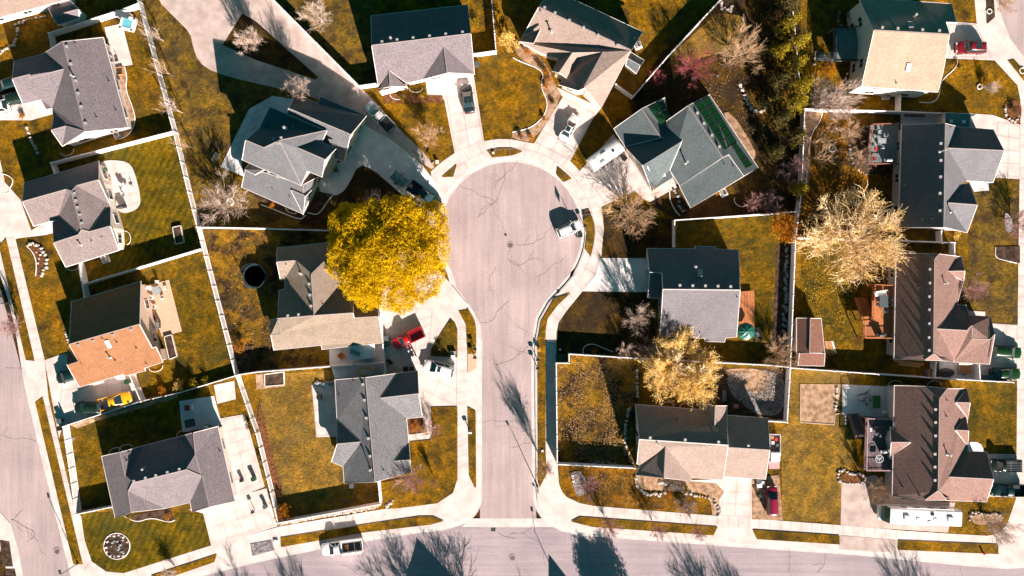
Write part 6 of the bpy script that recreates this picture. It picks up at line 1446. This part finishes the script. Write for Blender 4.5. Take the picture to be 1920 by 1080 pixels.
# decks
def deck(label, p, z, m, rail=None, rails=(), posts=True, origin=None, bal=True):
    w = [W(x, y, z) for x, y in p]; c = sum(w, Vector()) / len(w); c.z = GZ; r = thing('deck', label, 'deck', c); q = MB(); zz = z - GZ
    q.prism([(v.x - c.x, v.y - c.y) for v in w], zz - .12, zz); q.build('platform', m, r)
    # board gaps
    q = MB(); xs = [v.x - c.x for v in w]; ys = [v.y - c.y for v in w]
    x = min(xs) + .3
    while x < max(xs) - .1: q.box((x, (min(ys) + max(ys)) / 2, zz + .004), (.03, (max(ys) - min(ys)) * .96, .008)); x += .45
    q.build('board_gap', METD, r) if len(p) == 4 else None
    if z > .8:
        for v in w: q = MB(); q.box((v.x - c.x, v.y - c.y, zz / 2 - .06), (.14, .14, zz - .1)); q.build('post', m, r)
    for (i, j) in rails:
        a_, b_ = w[i] - c, w[j] - c; a_.z = b_.z = zz; q = MB(); d = b_ - a_; an = math.atan2(d.y, d.x); mm = (a_ + b_) / 2; q.box((mm.x, mm.y, zz + .95), (d.length, .13, .06), an); q.box((mm.x, mm.y, zz + .12), (d.length, .06, .06), an)
        n = int(d.length / .22)
        for k in range(n + 1): v = a_.lerp(b_, k / max(1, n)); q.box((v.x, v.y, zz + .5), (.045, .045, .9), an)
        q.build('railing', rail or m, r)
    return r
def stairs(label, p0, p1, wpx, z0, m, n=9):
    a_ = W(*p0, z0); b_ = W(*p1, GZ); c = a_.copy(); c.z = GZ; r = thing('stairs', label, 'stairs', c); d = b_ - a_; d.z = 0; an = math.atan2(d.y, d.x); L = d.length; w = wpx * S; q = MB()
    for k in range(n): t = (k + .5) / n; v = (a_ - c) * 1.0; v.z = 0; v = v + d * t; q.box((v.x, v.y, (z0 - GZ) * (1 - t)), (L / n * .9, w, .06), an)
    q.build('treads', m, r); nrm = Vector((-math.sin(an), math.cos(an), 0))
    for sy in (-1, 1):
        q = MB(); s_ = nrm * sy * w / 2; q.tube((s_.x, s_.y, z0 - GZ + .9), (s_.x + d.x, s_.y + d.y, .9), .05, .05, 5); q.tube((s_.x, s_.y, z0 - GZ), (s_.x + d.x, s_.y + d.y, 0), .09, .09, 5)
        for k in range(n): v = s_ + d * ((k + .5) / n); q.tube((v.x, v.y, (z0 - GZ) * (1 - (k + .5) / n)), (v.x, v.y, (z0 - GZ) * (1 - (k + .5) / n) + .9), .025, .025, 4)
        q.build('stair_rail', m, r)
deck('orange timber deck behind the red brown house', pts('d4', '225,165 410,175 410,655 140,655 130,495 215,495'), 2.4, DECK, DECK, ((0, 1), (2, 3), (3, 4), (5, 0)))
stairs('orange timber stairs down from the orange deck', cv('d4', 165, 480), cv('d4', 100, 285), 16, 2.4, DECK)
deck('orange deck east of the skylight house', pts('Z7', '1275,560 1362,555 1366,770 1265,765'), .75, DECK, DECK, ())
deck('grey green deck with railing west of the cream roofed house', pts('Z4', '370,160 505,160 505,345 370,345'), 2.6, DECKG, METD, ((0, 1), (2, 3), (3, 0)))
stairs('pale stairs down from the grey green deck', cv('Z4', 372, 325), cv('Z4', 275, 320), 12, 2.6, DECKG)
deck('grey deck with red brown railing west of the teal house', pts('Z4', '575,705 735,700 735,925 555,925'), 1.6, DECKG, M_('rail_red', (.26, .10, .07), .7), ((0, 1), (2, 3), (3, 0)))
deck('plum coloured deck behind the house above the motorhome', pts('Z12', '548,190 700,195 700,480 540,480'), 2.4, DECKP, M_('rail_plum', (.40, .24, .24), .7), ((0, 1), (2, 3), (3, 0)))
stairs('plum coloured stairs down from the plum deck', cv('Z12', 520, 300), cv('Z12', 475, 165), 18, 2.4, DECKP)
zd = 1.6
for x, y, a_, l, m in ((599, 840, 0, 'upper red chair on the grey deck', REDP), (592, 893, .3, 'lower red chair on the grey deck', REDP), (590, 770, .4, 'leftmost pale chair on the grey deck', SOLARB), (620, 748, -1.4, 'topmost pale chair on the grey deck', SOLARB), (635, 830, 1.5, 'lowest pale chair on the grey deck', SOLARB), (650, 765, 3.0, 'right pale lounge chair on the grey deck', SOLARB)):
    chp(*cv('Z4', x, y), a_, l, m, None, zd)
def ptable(label, px, py, z, sx, sy, m, name='garden_table', ang=0.0, h=.72):
    r = thing(name, label, 'table', W(px, py, z), ang); q = MB(); q.box((0, 0, h), (sx, sy, .05)); q.build('tabletop', m, r)
    for i in (-1, 1):
        for j in (-1, 1): q = MB(); q.tube((i * sx * .42, j * sy * .42, 0), (i * sx * .42, j * sy * .42, h), .025, .025, 5); q.build('leg', METD, r)
ptable('pale glass table on the grey deck', *cv('Z4', 630, 797), zd, 1.3, .8, SOLARB); grill('silver barbecue on the grey deck', *cv('Z4', 665, 905), 0, METG, zd)
ptable('dark table on the orange deck', *cv('d4', 310, 320), 2.4, 1.3, 1.9, BLUEP)
for i, (x, y) in enumerate(((262, 305), (262, 345), (365, 305), (365, 350), (325, 410))): chp(*cv('d4', x, y), 0 if x < 300 else math.pi, 'dark blue chair at the dark table on the orange deck', BLUEP, 'dark chairs on the orange deck', 2.4)
r = thing('garden_swing', 'white cushioned swing seat on the orange deck', 'swing', W(*cv('d4', 283, 245), 2.4), .15); q = MB(); q.box((0, -.1, .45), (1.9, .7, .14)); q.build('seat', WHITEP, r); q = MB(); q.box((0, .35, .8), (1.9, .15, .6)); q.build('backrest', WHITEP, r); q = MB(); q.path([(-1, -.5, 0), (-1, .5, 0), (-1, .2, 1.4), (1, .2, 1.4), (1, .5, 0), (1, -.5, 0)], .035, 6); q.build('frame', METD, r)
grill('black barbecue on the orange deck', *cv('d4', 285, 625), 0, METD, 2.4)
tz = 2.4
ptable('round wheel topped table on the plum deck', *cv('d5', 350, 658), tz, .9, .9, METG); r = thing('garden_ring', 'wheel shaped white ring on the plum deck', 'ring', W(*cv('d5', 350, 658), tz)); q = MB(); q.lathe((0, 0, .82), [(.62, 0), (.62, .05), (.57, .05), (.57, 0)], 24)
for i in range(3): a_ = i * 2.09 + .5; q.tube((0, 0, .85), (.6 * math.cos(a_), .6 * math.sin(a_), .85), .03, .03, 5)
q.build('ring', WHITEP, r)
grill('pale barbecue on the plum deck', *cv('d5', 395, 600), .1, SOLARB, tz); chp(*cv('d5', 330, 400), 1.5, 'upper teal chair on the plum deck', BLUEP, None, tz); chp(*cv('d5', 335, 470), -1.5, 'second teal chair on the plum deck', BLUEP, None, tz); chp(*cv('d5', 290, 435), 0, 'small pale chair on the plum deck', WHITEP, None, tz); chp(*cv('d5', 435, 640), 2, 'pale chair near the plum house wall', SOLARB, None, tz)
# bikes and green play table on the shaded patio
def bike(label, px, py, ang, m):
    r = thing('bicycle', label, 'bicycle', W(px, py), ang)
    for x in (-.5, .5):
        q = MB(); pp = [Vector((x + .31 * math.cos(t), 0, .33 + .31 * math.sin(t))) for t in np.linspace(0, 6.283, 15)]; q.path(pp, .025, 5); q.build('wheel', RUB, r)
    q = MB(); q.path([(-.5, 0, .33), (-.15, 0, .8), (.35, 0, .8), (0, 0, .33), (-.5, 0, .33)], .03, 5); q.tube((.35, 0, .95), (.5, 0, .33), .03, .03, 5); q.tube((0, 0, .33), (-.17, 0, .9), .03, .03, 5); q.build('frame', m, r)
    q = MB(); q.tube((.34, -.28, .97), (.34, .28, .97), .025, .025, 5); q.build('handlebar', METG, r); q = MB(); q.box((-.17, 0, .93), (.26, .14, .06)); q.build('saddle', BLACKP, r)
for i, (x, y, a_, m, l) in enumerate(((215, 160, .3, BLACKP, 'leftmost black bicycle'), (250, 175, 1.2, METG, 'silver bicycle'), (225, 215, -.4, REDP, 'red framed bicycle'), (265, 140, .8, BLUEP, 'topmost teal bicycle'), (250, 225, 2.0, BLACKP, 'dark bicycle lowest in the huddle'), (285, 195, 1.5, REDP, 'red bicycle nearest the green table'))):
    bike(l + ' on the patio west of the plum decked house', *cv('d5', x, y), a_, m)
r = thing('play_table', 'lime green play table among the bicycles', 'table', W(*cv('d5', 335, 218))); q = MB(); q.box((0, 0, .55), (1.2, 2.0, .1)); q.build('tabletop', paint('lime', (.03, .14, .01), .6), r)
for i in (-1, 1):
    for j in (-1, 1): q = MB(); q.box((i * .5, j * .85, .26), (.08, .08, .5)); q.build('leg', GREENP, r)
q = MB(); q.lathe((0, 0, 0), [(.3, 0), (.36, .8), (.36, .9), (.001, .9)], 14); tag(q.build('rain_barrel', WHITEP, loc=W(*cv('d5', 400, 300))), 'white barrel by the wall of the plum decked house', 'barrel')
for i in range(3):
    q = MB(); q.box((0, 0, .04), (.4, .4, .08)); tag(q.build('stepping_stone', CONC, loc=W(*cv('Z12', 437, 183 + i * 19))), ('top', 'middle', 'lowest')[i] + ' of three square stepping stones by the plum stairs', 'stepping stone')
# lumber by the red brown house
for i in range(9):
    q = MB(); q.box((0, 0, 0), (random.uniform(2.6, 4.4), .2, .06)); x, y = cv('d4', 560 + random.uniform(-40, 40), 872 + i * 5); o = q.build('board', WOOD, loc=W(x, y, GZ + .05 + i * .03)); o.rotation_euler = (0, 0, -.13 + random.uniform(-.08, .08)); tag(o, 'loose orange board in the pile south of the red brown house', 'board', 'boards south of the red brown house')
for i in range(8):
    q = MB(); q.box((0, 0, 0), (.16, 1.9 + .2 * (i % 3), .06)); x, y = cv('Z8', 325 + i * 7, 870 + (i % 3) * 4); o = q.build('board', WOOD if i < 6 else TRIM, loc=W(x, y, GZ + .06)); o.rotation_euler = (0, 0, .1 + .03 * i); tag(o, 'plank leaning by the rust shed', 'board', 'planks beside the rust shed')
for i in range(5):
    q = MB(); q.box((0, 0, .5), (.24, 1.5, .9)); tag(q.build('stacked_crate', WOOD if i % 2 else DECKP, loc=W(*cv('d3', 222 + i * 26, 812))), 'brown stack in the row by the gate fence', 'crate', 'brown stacks by the gate fence')
q = MB(); q.lathe((0, 0, 0), [(.9, 0), (.95, .35), (.6, .7), (.001, .75)], 12)
o = q.build('covered_machine', BLACKP, loc=W(*cv('d3', 480, 800)), smooth=True); o.scale = (1.5, .8, 1); tag(o, 'black covered machine in the trailer yard', 'machine')
# mower, quad
r = thing('quad_bike', 'black and white quad bike between the red pickup and white car', 'quad bike', W(*cv('d7', 722, 400)), A(700, 360, 745, 450)); q = MB(); q.box((0, 0, .55), (1.3, .45, .3), taper=.8); q.build('body', BLACKP, r); q = MB(); q.box((.55, 0, .62), (.35, .7, .12)); q.box((-.5, 0, .62), (.35, .75, .12)); q.build('fender', WHITEP, r); q = MB(); q.tube((.25, -.35, .95), (.25, .35, .95), .03, .03, 5); q.build('handlebar', METD, r); q = MB(); q.box((-.15, 0, .76), (.6, .3, .1)); q.build('seat', BLACKP, r); wheels(r, (-.5, .5), .5, .26, .2)
# parcel boxes and utility boxes
for x, y, sx, sy, h, m, l in ((850, 661, .9, .5, .6, SOLARB, 'pale green utility box in the triangular lawn'), (850, 668, .6, .45, .9, WHITEP, 'white utility box beside the pale green one'), (820, 304, .45, .45, .5, WHITEP, 'white cable box at the gravel road end'), (1299, 148, 0.5, .5, .5, WHITEP, 'white box under the red twigged tree'), (925, 287, .3, .3, .35, WHITEP, 'white marker in the top planter'), (1017, 845, .3, .3, .3, WHITEP, 'small white box in the eastern strip'), (1345, 143, .3, .3, .3, METG, 'grey box in the dark garden'), (650, 938, .5, .4, .3, BLUEP, 'blue grey box in the dark south west yard'), (660, 910, .7, .7, .5, BLUEP, 'blue cover at the gate of the blue grey house'), (1050, 655, .3, .3, .4, WHITEP, 'white ball light by the leaf yard gate'), (518, 1016, .7, .7, .25, CONCD, 'round concrete lid by the gravel strip'), (1427, 905, .8, .6, .5, WHITEP, 'white storage box by the bins of the long house')):
    q = MB(); q.box((0, 0, h / 2), (sx, sy, h), taper=.94); q.box((0, 0, h), (sx * 1.02, sy * 1.02, .05)); tag(q.build('utility_box', m, loc=W(x, y)), l, 'box')
r = thing('storage_box', 'dark green chest by the leaf yard fence corner', 'chest', W(*cv('d8', 920, 700))); q = MB(); q.box((0, 0, .3), (1.3, 1.0, .6)); q.build('body', BLUEP, r); q = MB(); q.box((0, 0, .63), (1.4, 1.1, .08)); q.build('lid', GREENP, r)
r = thing('fire_hydrant', 'red fire hydrant in the south east strip', 'fire hydrant', W(1842, 1036)); q = MB(); q.lathe((0, 0, 0), [(.2, 0), (.2, .06), (.14, .08), (.14, .55), (.17, .57), (.17, .62), (.12, .72), (.001, .78)], 14); q.build('barrel', REDP, r, smooth=True)
for sy in (-1, 1): q = MB(); q.tube((0, sy * .1, .42), (0, sy * .24, .42), .07, .07, 10); q.build('nozzle', REDP, r)
# garden hoses, kayak-like bed in bed area, manholes
q = MB(); R = random.Random(2)
for k in range(4):
    pp = [Vector((.9 * math.cos(t) * (1 + .15 * k) + R.uniform(-.1, .1), .55 * math.sin(t) * (1 + .1 * k), .06 + .03 * k)) for t in np.linspace(0, 5.5, 14)]; q.path(pp, .035, 5)
tag(q.build('garden_hose', YELP, loc=W(*cv('c5', 540, 75))), 'tangled yellow green hose north of the blue grey house', 'hose')
q = MB(); q.path([(-.9, -.7, .08), (-.3, .3, .5), (0, .8, .9), (.3, .4, .5), (.8, -.6, .08)], .05, 5); tag(q.build('hoop_frame', YELP, loc=W(*cv('c5', 638, 75))), 'pale yellow hoop frame beside the tangled hose', 'frame')
for x, y, l in ((957, 460, 'iron manhole cover in the turning circle'), (107, 1034, 'dark manhole cover in the western street'), (961, 1046, 'manhole cover in the lower street')):
    r = thing('manhole_cover', l, 'manhole cover', W(x, y, .034)); q = MB(); q.lathe((0, 0, 0), [(.001, .012), (.36, .012), (.36, .0)], 24); q.build('lid', M_('iron', (.13, .075, .06), .7), r); q = MB(); q.lathe((0, 0, 0), [(.38, 0), (.38, .01), (.62, .008), (.62, 0)], 24); q.build('collar', M_('collar_grey', (.30, .25, .25), .9), r)
q = MB(); q.lathe((0, 0, 0), [(.001, .01), (.2, .01), (.2, 0)], 16); tag(q.build('valve_cover', METD, loc=W(948, 440, .034)), 'small valve cover above the turning circle manhole', 'valve cover')
q = MB(); q.box((0, 0, .01), (.7, .55, .02)); tag(q.build('drain_grate', METD, loc=W(925, 993, .02)), 'drain inlet at the mouth of the side street', 'drain')
# basketball hoop pole
r = thing('basketball_hoop', 'basketball hoop on a pole by the white hatchback', 'basketball hoop', W(1086, 441, .03)); q = MB(); q.box((0, 0, .18), (1.0, .7, .34)); q.build('base', BLACKP, r); q = MB(); q.tube((0, 0, .2), (-.1, .1, 3.0), .05, .05, 7); q.build('pole', METD, r); q = MB(); q.box((-.55, .2, 3.2), (.05, 1.2, .8)); q.build('backboard', SOLARB, r); q = MB(); q.lathe((-.85, .2, 3.0), [(.22, 0), (.24, .03), (.22, .03)], 14); q.build('rim', REDP, r)
# small play cottage truck bed by the maroon car: open white trailer of junk
r = thing('cargo_trailer', 'white sided trailer of clutter with pink ramp east of the long house', 'trailer', W(*cv('Z12', 28, 370)), 1.57); q = MB(); q.box((0, 0, .55), (5.4, 1.7, .12)); q.build('floor', DECKP, r); q = MB(); q.box((.9, .85, .85), (3.4, .06, .6)); q.box((.9, -.85, .85), (3.4, .06, .6)); q.box((2.6, 0, .85), (.06, 1.7, .6)); q.build('side_board', WHITEP, r); q = MB(); q.box((-.9, 0, .95), (1.5, 1.6, .7), taper=.9); q.build('tarp', WHITEP, r); q = MB(); q.box((-2.3, 0, .62), (1.2, 1.7, .06)); q.build('ramp', M_('ramp_pink', (.50, .26, .26), .7), r); wheels(r, (0,), 1.05, .33, .2)
for i, (dx, dy, m) in enumerate(((1.3, .3, WHITEP), (1.8, -.2, REDP), (.9, -.4, BLUEP), (2.1, .4, WOOD))):
    q = MB(); q.box((dx, dy, .8), (.45, .4, .4)); q.build('clutter', m, r)

# fallen leaves strewn over the bare yards
def strewn(label_name, poly_px, n, m, size, seed):
    R = np.random.RandomState(seed); xs = [p[0] for p in poly_px]; ys = [p[1] for p in poly_px]; pts_ = []
    while len(pts_) < n:
        x = R.uniform(min(xs), max(xs)); y = R.uniform(min(ys), max(ys)); ins = False; j = len(poly_px) - 1
        for i in range(len(poly_px)):
            (xi, yi), (xj, yj) = poly_px[i], poly_px[j]
            if (yi > y) != (yj > y) and x < (xj - xi) * (y - yi) / (yj - yi) + xi: ins = not ins
            j = i
        if ins and math.sin(x * .11 + seed) + math.cos(y * .09 + x * .05) + R.uniform(-1.2, 1.2) > -.2: pts_.append((x, y))
    q = MB()
    for x, y in pts_:
        c = W(x, y, GZ + .2 + R.uniform(0, .06)); a = R.uniform(0, 6.28); s_ = size * .62 * R.uniform(.5, 1.3); t = R.uniform(-.5, .5)
        u = Vector((math.cos(a), math.sin(a), t)) * s_; v = Vector((-math.sin(a), math.cos(a), -t)) * s_ * .7
        q.poly([c - u - v, c + u - v, c + u + v, c - u + v])
    return q.build(label_name, m, kind='stuff')
LEAFD = leafm('fallen_leaf', (0.10, 0.05, 0.02), (0.40, 0.25, 0.13)); PEB = leafm('pebble_pale', (0.10, 0.08, 0.08), (0.42, 0.35, 0.33))
def lt(o, l): o['label'] = l; o['category'] = 'fallen leaves'
lt(strewn('fallen_leaves', [(1048, 676), (1190, 682), (1186, 862), (1048, 860)], 3600, LEAFD, .10, 1), 'brown and tan leaves strewn over the yard by the eastern pavement')
lt(strewn('fallen_leaves', [(385, 438), (515, 440), (515, 640), (500, 690), (450, 690)], 700, LEAFD, .09, 2), 'leaves strewn over the lawn round the trampoline')
lt(strewn('fallen_leaves', [(1505, 460), (1560, 470), (1610, 540), (1580, 640), (1540, 690), (1545, 600), (1500, 590)], 1100, leafm('fallen_yellow', (.2, .13, .01), (.5, .33, .03)), .09, 3), 'yellow leaves on the lawn beside the rust shed')
lt(strewn('fallen_leaves', [(1060, 885), (1185, 890), (1190, 940), (1340, 958), (1110, 942)], 700, LEAFD, .08, 4), 'sparse leaves on the lawn below the corner fence')
lt(strewn('fallen_leaves', [(1200, 200), (1350, 30), (1470, 10), (1440, 380), (1420, 300), (1330, 180)], 1500, LEAFD, .08, 5), 'leaves strewn over the dark garden by the angled fence')
lt(strewn('fallen_leaves', [(490, 735), (600, 710), (600, 900), (540, 940)], 300, LEAFD, .07, 7), 'fine leaf scraps on the dry lawn west of the blue grey house')
o = strewn('pebbles', [(1365, 700), (1470, 698), (1468, 776), (1400, 765)], 2200, PEB, .10, 6); o['label'] = 'grey and pale pebbles in the rock yard behind the long house'; o['category'] = 'pebbles'
